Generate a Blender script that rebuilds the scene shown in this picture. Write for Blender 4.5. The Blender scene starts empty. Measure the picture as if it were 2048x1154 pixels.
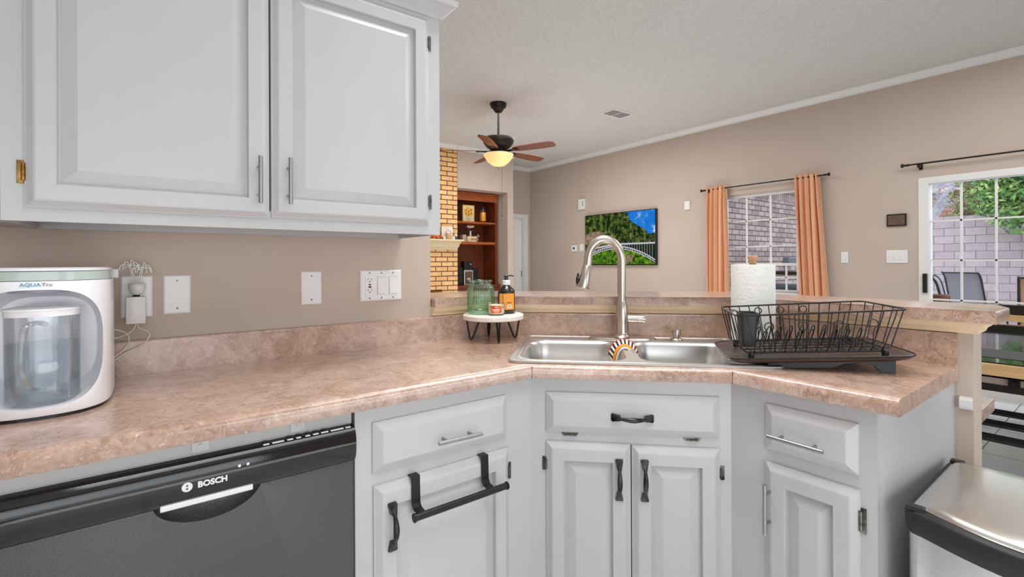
import bpy, bmesh, math, random
from mathutils import Vector, Matrix, Quaternion
S = bpy.context.scene
COL = S.collection
PI = math.pi
rnd = random.Random(7)

# ------------------------------------------------------------------ camera
FPX, YAW, ROLL, PITCH, PY = 965.955, 0.920714079, -0.00477860, 0.00086030, 523.281
EYE = Vector((0, 0, 1.24))
F0 = Vector((math.cos(YAW), math.sin(YAW), 0)); R0 = Vector((math.sin(YAW), -math.cos(YAW), 0)); U0 = Vector((0, 0, 1))
F2 = F0*math.cos(PITCH) + U0*math.sin(PITCH); U2 = U0*math.cos(PITCH) - F0*math.sin(PITCH)
R3 = R0*math.cos(ROLL) + U2*math.sin(ROLL); U3 = U2*math.cos(ROLL) - R0*math.sin(ROLL)
cd = bpy.data.cameras.new('camera'); cam = bpy.data.objects.new('camera', cd); COL.objects.link(cam)
m3 = Matrix((R3, U3, -F2)).transposed()
cam.matrix_world = Matrix.Translation(EYE) @ m3.to_4x4()
cd.sensor_width = 36; cd.lens = FPX/2048*36; cd.shift_y = -(577-PY)/2048; cd.clip_start = 0.02; cd.clip_end = 200
S.camera = cam

# ------------------------------------------------------------------ light and exposure
S.view_settings.view_transform = 'Standard'; S.view_settings.look = 'None'
S.view_settings.gamma = 1; S.view_settings.use_curve_mapping = False
S.view_settings.exposure = 0.0
S.cycles.use_denoising = True
S.cycles.max_bounces = 10; S.cycles.diffuse_bounces = 5; S.cycles.transparent_max_bounces = 16
S.cycles.sample_clamp_indirect = 6
w = bpy.data.worlds.new('world'); S.world = w; w.use_nodes = True
bg = w.node_tree.nodes['Background']; bg.inputs[0].default_value = (0.90, 0.95, 1.0, 1); bg.inputs[1].default_value = 2.7

def area(name, loc, rot, sx, sy, power, col=(1, 1, 1), spread=180):
    l = bpy.data.lights.new(name, 'AREA'); l.shape = 'RECTANGLE'; l.size = sx; l.size_y = sy; l.energy = power; l.color = col; l.spread = math.radians(spread)
    o = bpy.data.objects.new(name, l); o.location = loc; o.rotation_euler = rot; COL.objects.link(o)
    return o
area('kitchen_ceiling_fill', (0.5, -0.1, 3.0), (0, 0, 0), 1.6, 1.2, 18, (1, 0.99, 0.98), 105)  # added soft fill from above the kitchen, no known fixture
area('sink_overhead_fill', (1.15, 1.25, 3.0), (0, 0, 0), 0.9, 0.6, 17, (1, 0.99, 0.97), 125)  # added overhead fill to brighten the worktop, not a known lamp
area('dining_ceiling_fill', (4.0, 0.2, 3.0), (0, 0, 0), 1.8, 1.8, 50, (1, 0.99, 0.97))  # added broad downward fill over the dining end, without a fixture
area('living_ceiling_fill', (3.7, 4.4, 3.0), (0, 0, 0), 2.2, 2.4, 70, (1, 0.99, 0.97))  # invented ceiling fill that brightens the living room
area('living_upward_fill', (4.2, 4.6, .35), (PI, 0, 0), 2.0, 2.6, 22, (1, 0.99, 0.97))  # added upward fill to lift the ceiling, no floor lamp stands here
area('kitchen_upward_fill', (.3, -.9, .3), (PI, 0, 0), 1.6, 1.2, 18, (1, 0.99, 0.98))  # added unseen upward fill for the kitchen, no real uplight
area('kitchen_window_daylight', (-0.4, -2.95, 1.0), (PI/2, 0, 0), 2.6, 1.6, 19, (0.95, 0.98, 1))

# ------------------------------------------------------------------ materials
def lin(c):
    c = c/255
    return c/12.92 if c <= .04045 else ((c+.055)/1.055)**2.4
def rgb(r, g, b): return (lin(r), lin(g), lin(b), 1)
def mat(name, col, rough=.5, metal=0, spec=.5, **kw):
    m = bpy.data.materials.new(name); m.use_nodes = True
    b = m.node_tree.nodes['Principled BSDF']
    b.inputs['Base Color'].default_value = col; b.inputs['Roughness'].default_value = rough; b.inputs['Metallic'].default_value = metal
    b.inputs['Specular IOR Level'].default_value = spec
    for k, v in kw.items(): b.inputs[k.replace('_', ' ')].default_value = v
    return m
class NT:
    def __init__(s, m): s.m = m; s.t = m.node_tree; s.b = s.t.nodes.get('Principled BSDF')
    def n(s, typ, **kw):
        nd = s.t.nodes.new(typ)
        for k, v in kw.items(): setattr(nd, k, v)
        return nd
    def l(s, a, b): s.t.links.new(a, b)
    def coord(s, scale=(1, 1, 1), kind='Object'):
        tc = s.n('ShaderNodeTexCoord'); mp = s.n('ShaderNodeMapping'); mp.inputs['Scale'].default_value = scale
        s.l(tc.outputs[kind], mp.inputs[0]); return mp.outputs[0]
    def noise(s, vec, scale, detail=4, rough=.5, dist=0):
        nd = s.n('ShaderNodeTexNoise'); nd.inputs['Scale'].default_value = scale; nd.inputs['Detail'].default_value = detail
        nd.inputs['Roughness'].default_value = rough; nd.inputs['Distortion'].default_value = dist
        if vec: s.l(vec, nd.inputs['Vector'])
        return nd.outputs['Fac']
    def ramp(s, fac, stops):
        r = s.n('ShaderNodeValToRGB'); e = r.color_ramp.elements
        e[0].position, e[0].color = stops[0]; e[1].position, e[1].color = stops[-1]
        for p, c in stops[1:-1]:
            x = e.new(p); x.color = c
        s.l(fac, r.inputs[0]); return r.outputs[0]
    def mix(s, fac, a, b, mode='MIX'):
        x = s.n('ShaderNodeMixRGB', blend_type=mode)
        for i, v in ((0, fac), (1, a), (2, b)):
            if hasattr(v, 'links'): s.l(v, x.inputs[i])
            else: x.inputs[i].default_value = v
        return x.outputs[0]
    def bump(s, h, strength=.3, dist=.005):
        b = s.n('ShaderNodeBump'); b.inputs['Strength'].default_value = strength; b.inputs['Distance'].default_value = dist
        s.l(h, b.inputs['Height']); s.l(b.outputs[0], s.b.inputs['Normal'])
    def base(s, c): s.l(c, s.b.inputs['Base Color'])

def noisy(name, c1, c2, scale, rough=.5, vecscale=(1, 1, 1), bump=0, metal=0, spec=.5, detail=4, dist=0, bscale=None, bdist=.002):
    m = mat(name, c1, rough, metal, spec); k = NT(m); v = k.coord(vecscale)
    f = k.noise(v, scale, detail, .55, dist)
    k.base(k.ramp(f, [(.3, c1), (.7, c2)]))
    if bump: k.bump(k.noise(v, bscale or scale, 3), bump, bdist)
    return m
def brick_mat(name, c1, c2, mortar, bw, rh, ms, axes, rough=.8, offset=.5, var=None, bump=.6):
    m = mat(name, c1, rough); k = NT(m); tc = k.n('ShaderNodeTexCoord'); sp = k.n('ShaderNodeSeparateXYZ'); cb = k.n('ShaderNodeCombineXYZ')
    k.l(tc.outputs['Object'], sp.inputs[0])
    k.l(sp.outputs[axes[0]], cb.inputs[0]); k.l(sp.outputs[axes[1]], cb.inputs[1])
    b = k.n('ShaderNodeTexBrick', offset=offset); k.l(cb.outputs[0], b.inputs['Vector'])
    b.inputs['Scale'].default_value = 1; b.inputs['Color1'].default_value = c1; b.inputs['Color2'].default_value = c2; b.inputs['Mortar'].default_value = mortar
    b.inputs['Brick Width'].default_value = bw; b.inputs['Row Height'].default_value = rh; b.inputs['Mortar Size'].default_value = ms
    b.inputs['Mortar Smooth'].default_value = .1; b.inputs['Bias'].default_value = 0
    c = b.outputs['Color']
    nf = k.noise(tc.outputs['Object'], 14, 6, .7)
    dark = k.ramp(nf, [(.35, (.55, .5, .48, 1)), (.55, (1, 1, 1, 1))])
    c = k.mix(var if var is not None else .5, c, dark, 'MULTIPLY')
    k.base(c)
    inv = k.n('ShaderNodeMath', operation='SUBTRACT'); inv.inputs[0].default_value = 1; k.l(b.outputs['Fac'], inv.inputs[1])
    k.bump(inv.outputs[0], bump, .006)
    return m
def emis(name, col, strength):
    m = bpy.data.materials.new(name); m.use_nodes = True; t = m.node_tree; t.nodes.remove(t.nodes['Principled BSDF'])
    e = t.nodes.new('ShaderNodeEmission'); e.inputs[0].default_value = col; e.inputs[1].default_value = strength
    t.links.new(e.outputs[0], t.nodes['Material Output'].inputs[0]); return m
def glass(name, tint=(1, 1, 1, 1), rough=.02, refl=.5, minr=.03):
    m = bpy.data.materials.new(name); m.use_nodes = True; t = m.node_tree; t.nodes.remove(t.nodes['Principled BSDF'])
    tr = t.nodes.new('ShaderNodeBsdfTransparent'); tr.inputs[0].default_value = tint
    gl = t.nodes.new('ShaderNodeBsdfGlossy'); gl.inputs['Roughness'].default_value = rough
    lw = t.nodes.new('ShaderNodeLayerWeight'); lw.inputs[0].default_value = .35
    mr = t.nodes.new('ShaderNodeMapRange'); mr.inputs['To Min'].default_value = minr; mr.inputs['To Max'].default_value = refl
    t.links.new(lw.outputs['Fresnel'], mr.inputs['Value'])
    mx = t.nodes.new('ShaderNodeMixShader'); t.links.new(mr.outputs[0], mx.inputs[0]); t.links.new(tr.outputs[0], mx.inputs[1]); t.links.new(gl.outputs[0], mx.inputs[2])
    t.links.new(mx.outputs[0], t.nodes['Material Output'].inputs[0]); return m

M = {}
M['white'] = noisy('white_cabinet_paint', rgb(185, 185, 186), rgb(190, 190, 191), 3, .34, (1, 1, .3), .05, bscale=60, bdist=.001)
M['plate'] = mat('white_plastic', rgb(232, 232, 232), .3)
M['trimw'] = mat('white_trim_paint', rgb(228, 228, 226), .4)
M['black'] = mat('black_plastic', rgb(18, 18, 19), .35)
M['blackm'] = noisy('black_metal', rgb(16, 16, 17), rgb(34, 34, 36), 40, .38, metal=.3)
M['pewter'] = noisy('dark_pewter', rgb(34, 34, 36), rgb(96, 96, 98), 30, .32, metal=.85)
M['hinge'] = noisy('worn_hinge_metal', rgb(70, 70, 68), rgb(140, 138, 130), 80, .35, metal=.9)
M['brass'] = noisy('old_brass', rgb(90, 66, 30), rgb(170, 130, 70), 80, .35, metal=.9)
M['dark'] = mat('dark_gap', rgb(8, 8, 8), .8)
M['steel'] = noisy('brushed_steel', rgb(220, 219, 218), rgb(232, 231, 230), 60, .28, (1, 1, 14), metal=1)
M['handle'] = noisy('satin_handle_steel', rgb(150, 150, 150), rgb(176, 176, 175), 60, .38, (1, 1, 14), metal=1)
M['nickel'] = noisy('brushed_nickel', rgb(196, 188, 178), rgb(212, 205, 196), 60, .26, (1, 1, 12), metal=1)
M['sinksteel'] = noisy('satin_sink_steel', rgb(204, 203, 201), rgb(220, 219, 217), 50, .30, (12, 1, 1), metal=1)
# beige wall
def wallm(name, a, b):
    m = mat(name, a, .75, spec=.25); k = NT(m); v = k.coord()
    k.base(k.ramp(k.noise(v, 1.1, 3), [(.3, a), (.7, b)])); k.bump(k.noise(v, 70, 3), .12, .002); return m
M['wall'] = wallm('beige_wall_paint', rgb(190, 175, 163), rgb(196, 182, 170))
m = mat('ceiling_texture', rgb(216, 216, 214), .9, spec=.1); k = NT(m); v = k.coord()
k.base(k.ramp(k.noise(v, 60, 5, .6), [(.3, rgb(206, 206, 204)), (.6, rgb(222, 222, 220))])); k.bump(k.noise(v, 55, 5, .7), .55, .012); M['ceil'] = m
# laminate
def laminate(name, a, b, c, rough=.3):
    m = mat(name, a, rough); k = NT(m); v = k.coord((1, 1, 1))
    f = k.noise(v, 11, 10, .68, 1.0); col = k.ramp(f, [(.28, a), (.48, b), (.68, c)])
    f2 = k.noise(v, 48, 6, .7, 1.5); col = k.mix(k.ramp(f2, [(.42, (0, 0, 0, 1)), (.62, (.55, .55, .55, 1))]), col, c)
    f3 = k.noise(v, 34, 4, .6, 4.5); vein = k.ramp(f3, [(.60, (0, 0, 0, 1)), (.65, (.7, .7, .7, 1)), (.70, (0, 0, 0, 1))]); col = k.mix(vein, col, rgb(232, 214, 200))
    f4 = k.noise(v, 18, 5, .6, 3.5); vein2 = k.ramp(f4, [(.33, (0, 0, 0, 1)), (.365, (.6, .6, .6, 1)), (.40, (0, 0, 0, 1))]); col = k.mix(vein2, col, rgb(112, 72, 54))
    m.node_tree.nodes['Principled BSDF'].inputs['Specular IOR Level'].default_value = .9; m.node_tree.nodes['Principled BSDF'].inputs['Coat Weight'].default_value = .5; m.node_tree.nodes['Principled BSDF'].inputs['Coat Roughness'].default_value = .22
    k.base(col); return m
M['lam'] = laminate('pink_brown_laminate', rgb(144, 108, 89), rgb(172, 139, 121), rgb(202, 173, 156), .24)
m = mat('white_floor_tile', rgb(226, 228, 232), .22); k = NT(m); tc = k.coord()
b = k.n('ShaderNodeTexBrick', offset=0.0); k.l(tc, b.inputs['Vector']); b.inputs['Scale'].default_value = 1
b.inputs['Color1'].default_value = rgb(226, 228, 232); b.inputs['Color2'].default_value = rgb(232, 234, 237); b.inputs['Mortar'].default_value = rgb(120, 120, 124)
b.inputs['Brick Width'].default_value = .33; b.inputs['Row Height'].default_value = .33; b.inputs['Mortar Size'].default_value = .004
k.base(b.outputs['Color']); M['tile'] = m
def wood(name, a, b, rough=.4, sc=(3, 3, 30), nscale=2.2):
    m = mat(name, a, rough); k = NT(m); v = k.coord(sc); k.base(k.ramp(k.noise(v, nscale, 6, .6, .6), [(.3, a), (.7, b)])); return m
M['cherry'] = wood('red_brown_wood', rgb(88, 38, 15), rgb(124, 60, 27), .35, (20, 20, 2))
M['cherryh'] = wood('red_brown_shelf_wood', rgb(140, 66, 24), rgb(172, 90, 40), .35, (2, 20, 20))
M['oak'] = wood('light_oak', rgb(196, 160, 112), rgb(222, 188, 140), .35, (16, 2, 16))
M['bamboo'] = wood('fan_blade_walnut', rgb(92, 44, 20), rgb(140, 74, 36), .4, (4, 24, 4))
M['cream'] = wood('cream_moulding', rgb(238, 212, 176), rgb(248, 226, 194), .45, (2, 2, 14))
M['mantel'] = mat('cream_mantel_paint', rgb(222, 204, 168), .5)
M['glass'] = glass('window_glass', (.98, .99, 1, 1), .01, .35, .02)
M['clear'] = glass('clear_plastic', (.975, .985, .99, 1), .03, .5, .03)
M['water'] = glass('water', (.90, .935, .96, 1), .02, .35, .03)
M['green'] = glass('green_ribbed_glass', (.82, .955, .86, 1), .04, .55, .04)
M['amber'] = glass('dark_amber_plastic', (.10, .07, .06, 1), .06, .5, .06)
M['candleglass'] = glass('candle_glass', (.99, .985, .97, 1), .03, .4, .02)
M['wax'] = mat('cream_wax', rgb(238, 216, 178), .5)
M['fabric'] = noisy('peach_curtain_fabric', rgb(222, 166, 130), rgb(234, 182, 146), 90, .85, (1, 1, .3), .1, bscale=200)
M['bronze'] = noisy('dark_bronze', rgb(22, 16, 13), rgb(40, 30, 25), 20, .35, metal=.3)

# ------------------------------------------------------------------ mesh helpers
class MB:
    def __init__(s): s.bm = bmesh.new(); s.T = Matrix.Identity(4)
    def v(s, p): return s.bm.verts.new(s.T @ Vector(p))
    def f(s, vs, mi=0):
        try:
            x = s.bm.faces.new(vs); x.material_index = mi; return x
        except ValueError: return None
    def box(s, a, b, mi=0, bev=0):
        x0, y0, z0 = [min(p, q) for p, q in zip(a, b)]; x1, y1, z1 = [max(p, q) for p, q in zip(a, b)]
        vs = [s.v(p) for p in ((x0, y0, z0), (x1, y0, z0), (x1, y1, z0), (x0, y1, z0), (x0, y0, z1), (x1, y0, z1), (x1, y1, z1), (x0, y1, z1))]
        fs = [s.f([vs[i] for i in q], mi) for q in ((3, 2, 1, 0), (4, 5, 6, 7), (0, 1, 5, 4), (1, 2, 6, 5), (2, 3, 7, 6), (3, 0, 4, 7))]
        if bev:
            es = list({e for f in fs for e in f.edges})
            r = bmesh.ops.bevel(s.bm, geom=es, offset=bev, segments=2, affect='EDGES', profile=.6)
            for f in r['faces']: f.material_index = mi
        return s
    def loops(s, rings, cap0=True, cap1=True, closed=True, mi=0):
        vr = [[s.v(p) for p in r] for r in rings]
        n = len(vr[0])
        for a, b in zip(vr, vr[1:]):
            for i in range(n if closed else n-1):
                j = (i+1) % n; s.f([a[i], a[j], b[j], b[i]], mi)
        if cap0: s.f(vr[0][::-1], mi)
        if cap1: s.f(vr[-1], mi)
        return s
    def lathe(s, prof, c=(0, 0, 0), n=32, cap0=True, cap1=True, mi=0, sx=1, sy=1):
        rings = []
        for r, z in prof:
            r = max(r, 1e-4)
            rings.append([(c[0]+r*sx*math.cos(2*PI*i/n), c[1]+r*sy*math.sin(2*PI*i/n), c[2]+z) for i in range(n)])
        return s.loops(rings, cap0, cap1, True, mi)
    def tube(s, pts, r, n=10, closed=False, mi=0, cap=True, flat=1, up=None):
        pts = [Vector(p) for p in pts]; k = len(pts)
        rr = r if isinstance(r, (list, tuple)) else [r]*k
        rings = []; prev = None
        for i, p in enumerate(pts):
            if closed: t = (pts[(i+1) % k]-pts[i-1])
            else: t = pts[min(i+1, k-1)]-pts[max(i-1, 0)]
            t.normalize()
            if prev is None:
                u = Vector(up) if up else (Vector((0, 0, 1)) if abs(t.z) < .9 else Vector((1, 0, 0)))
            else: u = prev
            u = (u - t*u.dot(t))
            if u.length < 1e-6: u = t.orthogonal()
            u.normalize(); w_ = t.cross(u); prev = u
            rings.append([p + (u*math.cos(2*PI*j/n)*flat + w_*math.sin(2*PI*j/n))*rr[i] for j in range(n)])
        if closed: rings.append(rings[0])
        vr = []
        for i, r_ in enumerate(rings):
            if closed and i == k: vr.append(vr[0])
            else: vr.append([s.v(q) for q in r_])
        for a, b in zip(vr, vr[1:]):
            for i in range(n): s.f([a[i], a[(i+1) % n], b[(i+1) % n], b[i]], mi)
        if cap and not closed: s.f(vr[0][::-1], mi); s.f(vr[-1], mi)
        return s
    def prism(s, poly, z0, z1, mi=0):
        return s.loops([[(x, y, z0) for x, y in poly], [(x, y, z1) for x, y in poly]], mi=mi)
    def sphere(s, c, r, n=16, m=10, sc=(1, 1, 1), mi=0):
        rings = []
        for i in range(m+1):
            a = PI*i/m - PI/2
            q = max(math.cos(a), 1e-3)
            rings.append([(c[0]+r*sc[0]*q*math.cos(2*PI*j/n), c[1]+r*sc[1]*q*math.sin(2*PI*j/n), c[2]+r*sc[2]*math.sin(a)) for j in range(n)])
        return s.loops(rings, mi=mi)
    def sweep(s, path, prof, mi=0, closed_prof=True):
        """profile points (d, z): d to the right of the path's direction in plan"""
        k = len(path); rings = []
        for i, p in enumerate(path):
            p = Vector(p)
            d0 = (p-Vector(path[i-1])).normalized() if i > 0 else None
            d1 = (Vector(path[i+1])-p).normalized() if i < k-1 else None
            n0 = Vector((d0.y, -d0.x)) if d0 else None; n1 = Vector((d1.y, -d1.x)) if d1 else None
            if n0 is None: nn = n1
            elif n1 is None: nn = n0
            else:
                b = (n0+n1).normalized(); nn = b/max(b.dot(n0), .2)
            rings.append([(p.x+nn.x*d, p.y+nn.y*d, z) for d, z in prof])
        return s.loops(rings, closed_prof, closed_prof, closed_prof, mi)
    def holed(s, outer, holes, z0, z1, mi=0):
        es = []
        for lp in [outer]+holes:
            vs = [s.v((x, y, z1)) for x, y in lp]
            es += [s.bm.edges.new((vs[i], vs[(i+1) % len(vs)])) for i in range(len(vs))]
        r = bmesh.ops.triangle_fill(s.bm, edges=es, use_beauty=True, use_dissolve=False)
        fs = [g for g in r['geom'] if isinstance(g, bmesh.types.BMFace)]
        for f in fs: f.material_index = mi
        if z0 < z1:
            e = bmesh.ops.extrude_face_region(s.bm, geom=fs)
            vs = [g for g in e['geom'] if isinstance(g, bmesh.types.BMVert)]
            off = s.T.to_3x3() @ Vector((0, 0, z0-z1))
            bmesh.ops.translate(s.bm, verts=vs, vec=off)
        return s
    def build(s, name, m, parent=None, smooth=False, ang=40, kind=None, loc=None):
        bmesh.ops.recalc_face_normals(s.bm, faces=s.bm.faces)
        me = bpy.data.meshes.new(name); s.bm.to_mesh(me); s.bm.free()
        for x in (m if isinstance(m, (list, tuple)) else [m]): me.materials.append(x)
        o = bpy.data.objects.new(name, me); COL.objects.link(o)
        if smooth:
            for p in me.polygons: p.use_smooth = True
            me.set_sharp_from_angle(angle=math.radians(ang))
        if parent: o.parent = parent
        if loc: o.location = loc
        if kind: o['kind'] = kind
        return o
def thing(name, label, cat, loc=(0, 0, 0), rz=0, group=None):
    o = bpy.data.objects.new(name, None); COL.objects.link(o); o.location = loc; o.rotation_euler = (0, 0, rz); o.empty_display_size = .05
    return tag(o, label, cat, group)
def tag(o, label, cat, group=None):
    o['label'] = label; o['category'] = cat
    if group: o['group'] = group
    return o
def struct(o): o['kind'] = 'structure'; return o
def dup(root):
    r = root.copy(); COL.objects.link(r)
    for ch in list(root.children):
        c = ch.copy(); COL.objects.link(c); c.parent = r
        for g in list(ch.children):
            d = g.copy(); COL.objects.link(d); d.parent = c
    return r
def evaluated(o):
    bpy.context.view_layer.update()
    dg = bpy.context.evaluated_depsgraph_get()
    return bpy.data.meshes.new_from_object(o.evaluated_get(dg), depsgraph=dg)
def text(name, body, size, m, parent, loc, rot, ext=.0004, bold=0, align='CENTER', sx=1):
    c = bpy.data.curves.new(name, 'FONT'); c.body = body; c.size = size; c.extrude = ext; c.align_x = align; c.align_y = 'CENTER'; c.offset = bold; c.resolution_u = 3
    t = bpy.data.objects.new(name, c); COL.objects.link(t)
    me = evaluated(t); bpy.data.objects.remove(t); me.materials.clear(); me.materials.append(m)
    o = bpy.data.objects.new(name, me); COL.objects.link(o); o.parent = parent; o.location = loc; o.rotation_euler = rot; o.scale = (sx, 1, 1)
    return o
def boolean(o, cutter, op='DIFFERENCE'):
    md = o.modifiers.new('b', 'BOOLEAN'); md.object = cutter; md.operation = op; md.solver = 'EXACT'
    me = evaluated(o); o.modifiers.clear(); o.data = me
    bpy.data.objects.remove(cutter)
def smoothed(o, ang=40):
    for p in o.data.polygons: p.use_smooth = True
    o.data.set_sharp_from_angle(angle=math.radians(ang)); return o
def rrect(x0, y0, x1, y1, r, n=6):
    out = []
    for cx, cy, a0 in ((x1-r, y1-r, 0), (x0+r, y1-r, 90), (x0+r, y0+r, 180), (x1-r, y0+r, 270)):
        for i in range(n+1):
            a = math.radians(a0+90*i/n); out.append((cx+r*math.cos(a), cy+r*math.sin(a)))
    return out
def bez(p0, p1, p2, p3, n=12):
    p0, p1, p2, p3 = map(Vector, (p0, p1, p2, p3))
    return [p0*(1-t)**3+p1*3*t*(1-t)**2+p2*3*t*t*(1-t)+p3*t**3 for t in [i/n for i in range(n+1)]]
def spline(pts, n=6):
    pts = [Vector(p) for p in pts]; out = []
    for i in range(len(pts)-1):
        a = pts[max(i-1, 0)]; b = pts[i]; c = pts[i+1]; d = pts[min(i+2, len(pts)-1)]
        for j in range(n):
            t = j/n
            out.append(.5*((2*b)+(c-a)*t+(2*a-5*b+4*c-d)*t*t+(3*b-a-3*c+d)*t**3))
    out.append(pts[-1]); return out

CZ = 3.06                 # ceiling height
CT = 0.918                # counter top height
WALLPATH = [(-1.6, 1.8), (1.203, 1.8), (1.97, 1.033), (1.97, .315)]

# ------------------------------------------------------------------ setting
struct(MB().box((-2.4, -3.2, -.1), (6.15, 8.2, 0)).build('floor', M['tile']))
struct(MB().box((-2.4, -3.2, CZ), (6.15, 8.2, CZ+.1)).build('ceiling', M['ceil']))
struct(MB().box((-2.4, 1.8, 0), (.943, 1.912, CZ)).build('wall_left', M['wall']))
mb = MB()
for a, b in (((6, 3.37, 0), (6.15, 8.2, CZ)), ((6, 2.43, 0), (6.15, 3.37, .86)), ((6, 2.43, 2.08), (6.15, 3.37, CZ)), ((6, 1.345, 0), (6.15, 2.43, CZ)), ((6, -.55, 2.035), (6.15, 1.345, CZ)), ((6, -3.2, 0), (6.15, -.55, CZ))):
    mb.box(a, b)
struct(mb.build('wall_right', M['wall']))
mb = MB()
for a, b in (((4.998, 7.3, 2.09), (6, 7.42, CZ)), ((5.845, 7.3, 0), (6, 7.42, 2.09)), ((4.998, 7.3, 0), (5.1, 7.42, 2.09))): mb.box(a, b)
struct(mb.build('wall_far', M['wall']))
mb = MB(); mb.box((4.877, 6.53, 0), (4.998, 7.42, CZ)); mb.box((3.9, 6.53, 2.41), (4.877, 7.42, CZ)); mb.box((3.9, 7.2, 0), (4.877, 7.42, 2.41))
struct(mb.build('wall_niche', M['wall']))
struct(MB().box((.8, 7.3, 0), (2.3, 7.42, CZ)).build('wall_chimney_side', M['wall']))
struct(MB().box((.7, 1.912, 0), (.8, 7.42, CZ)).build('wall_living', M['wall']))
struct(MB().sweep([(.943, 1.8)]+WALLPATH[1:], [(0, 0), (0, 1.055), (-.112, 1.055), (-.112, 0)]).build('wall_peninsula', M['wall']))
# rear of the kitchen: wall with a wide window opening
mb = MB()
for a, b in (((-2.4, -3.2, 0), (-2.1, -3.08, CZ)), ((-2.1, -3.2, 0), (6.0, -3.08, .7)), ((-2.1, -3.2, 2.4), (6, -3.08, CZ)), ((.9, -3.2, .7), (2.2, -3.08, 2.4)), ((4.4, -3.2, .7), (6, -3.08, 2.4))): mb.box(a, b)
struct(mb.build('wall_back', M['wall']))
struct(MB().box((-2.5, -3.2, 0), (-2.4, 1.912, CZ)).build('wall_side', M['wall']))
# crown mouldings
crown = [(0, CZ-.065), (.012, CZ-.065), (.014, CZ-.05), (.035, CZ-.028), (.05, CZ-.012), (.055, CZ), (0, CZ)]
struct(MB().sweep([(4.998, 7.3), (6, 7.3), (6, -3.0)], crown).build('trim_1', M['trimw']))
struct(MB().sweep([(3.9, 6.53), (4.998, 6.53), (4.998, 7.24)], crown).build('trim_2', M['trimw']))
# moulding under the bar top, chair rail on the knee wall
struct(MB().sweep([(.945, 1.8)]+WALLPATH[1:]+[(2.082, .315), (2.082, 1.0)], [(0, 1.019), (.010, 1.019), (.013, 1.028), (.024, 1.038), (.030, 1.050), (.034, 1.0558), (0, 1.0558)]).build('trim_3', M['cream']))
struct(MB().sweep([(1.97, .346), (1.97, .317)], [(0, .79), (.012, .792), (.014, .80), (.014, .818), (.008, .826), (0, .828)]).build('trim_4', M['trimw']))
struct(MB().box((2.083, .318, .722), (2.32, 1.0, .764), bev=.004).build('trim_5', M['lam']))
struct(MB().sweep([(6, 7.2), (6, 3.0), (6, 1.42)], [(0, 0), (.012, 0), (.012, .09), (0, .1)]).build('baseboard_right', M['trimw']))

# ------------------------------------------------------------------ counter, backsplash, bar top
front = [(-1.6, 1.165), (.962, 1.165), (1.383, .744), (1.383, .348)]
def offset(path, d):
    out = []
    for i, p in enumerate(path):
        p = Vector(p); d0 = (p-Vector(path[i-1])).normalized() if i else None; d1 = (Vector(path[i+1])-p).normalized() if i < len(path)-1 else None
        n0 = Vector((d0.y, -d0.x)) if d0 else None; n1 = Vector((d1.y, -d1.x)) if d1 else None
        if n0 is None: nn = n1
        elif n1 is None: nn = n0
        else:
            b = (n0+n1).normalized(); nn = b/b.dot(n0)
        out.append((p.x+nn.x*d, p.y+nn.y*d))
    return out
S2 = 2**-.5
def tn(t, n): return ((t+n)*S2, (n-t)*S2)     # along the diagonal / square to it
counter = thing('countertop', 'pinkish brown marbled laminate worktop running round the corner under the sink', 'countertop', (.6, 1.4, CT-.042))
CO = Vector((.6, 1.4, CT-.042))
def shift(o, c):
    for v in o.data.vertices: v.co -= c
    return o
fi = offset(front, -.03)
back = [(1.97, .348), (1.97, 1.033), (1.203, 1.8), (-1.6, 1.8)]
hole = [tn(x, y) for x, y in rrect(-.205, 1.56, .585, 1.965, .05)]
shift(MB().holed(fi+back, [hole], CT-.042, CT).build('worktop', M['lam'], counter), CO)
mb = MB().sweep(front, [(-.03, CT), (-.016, CT), (-.007, CT-.002), (-.002, CT-.007), (0, CT-.015), (0, CT-.036), (-.004, CT-.042), (-.03, CT-.042)])
shift(mb.build('front_edge', M['lam'], counter, True, 50), CO)
for (x, y), a in ((front[2], -PI*3/8), (front[1], -PI/8)):
    mb = MB(); mb.T = Matrix.Translation((x, y, 0)) @ Matrix.Rotation(a, 4, 'Z')
    mb.box((-.0008, -.0006, CT-.041), (.0008, .02, CT-.006))
    shift(mb.build('seam', M['dark'], counter), CO)
mb = MB().sweep([(-1.6, 1.8), (1.203, 1.8), (1.97, 1.033), (1.97, .348)], [(0, CT), (.02, CT), (.02, 1.011), (.018, 1.015), (.014, 1.017), (0, 1.017)])
shift(mb.build('backsplash', M['lam'], counter), CO)
barp = [(.947, 1.765), (1.17, 1.765), (1.915, 1.02), (1.915, .258), (2.13, .258), (2.25, .30), (2.25, 1.225), (1.345, 2.13), (.947, 2.13)]
mb = MB().prism(barp, 1.056, 1.092)
es = [e for e in mb.bm.edges if all(v.co.z > 1.09 for v in e.verts)]
bmesh.ops.bevel(mb.bm, geom=es, offset=.006, segments=3, affect='EDGES', profile=.5)
tag(mb.build('bar_top', M['lam'], None, True, 35), 'raised brown laminate bar ledge on top of the knee wall behind the sink', 'bar counter')

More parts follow.
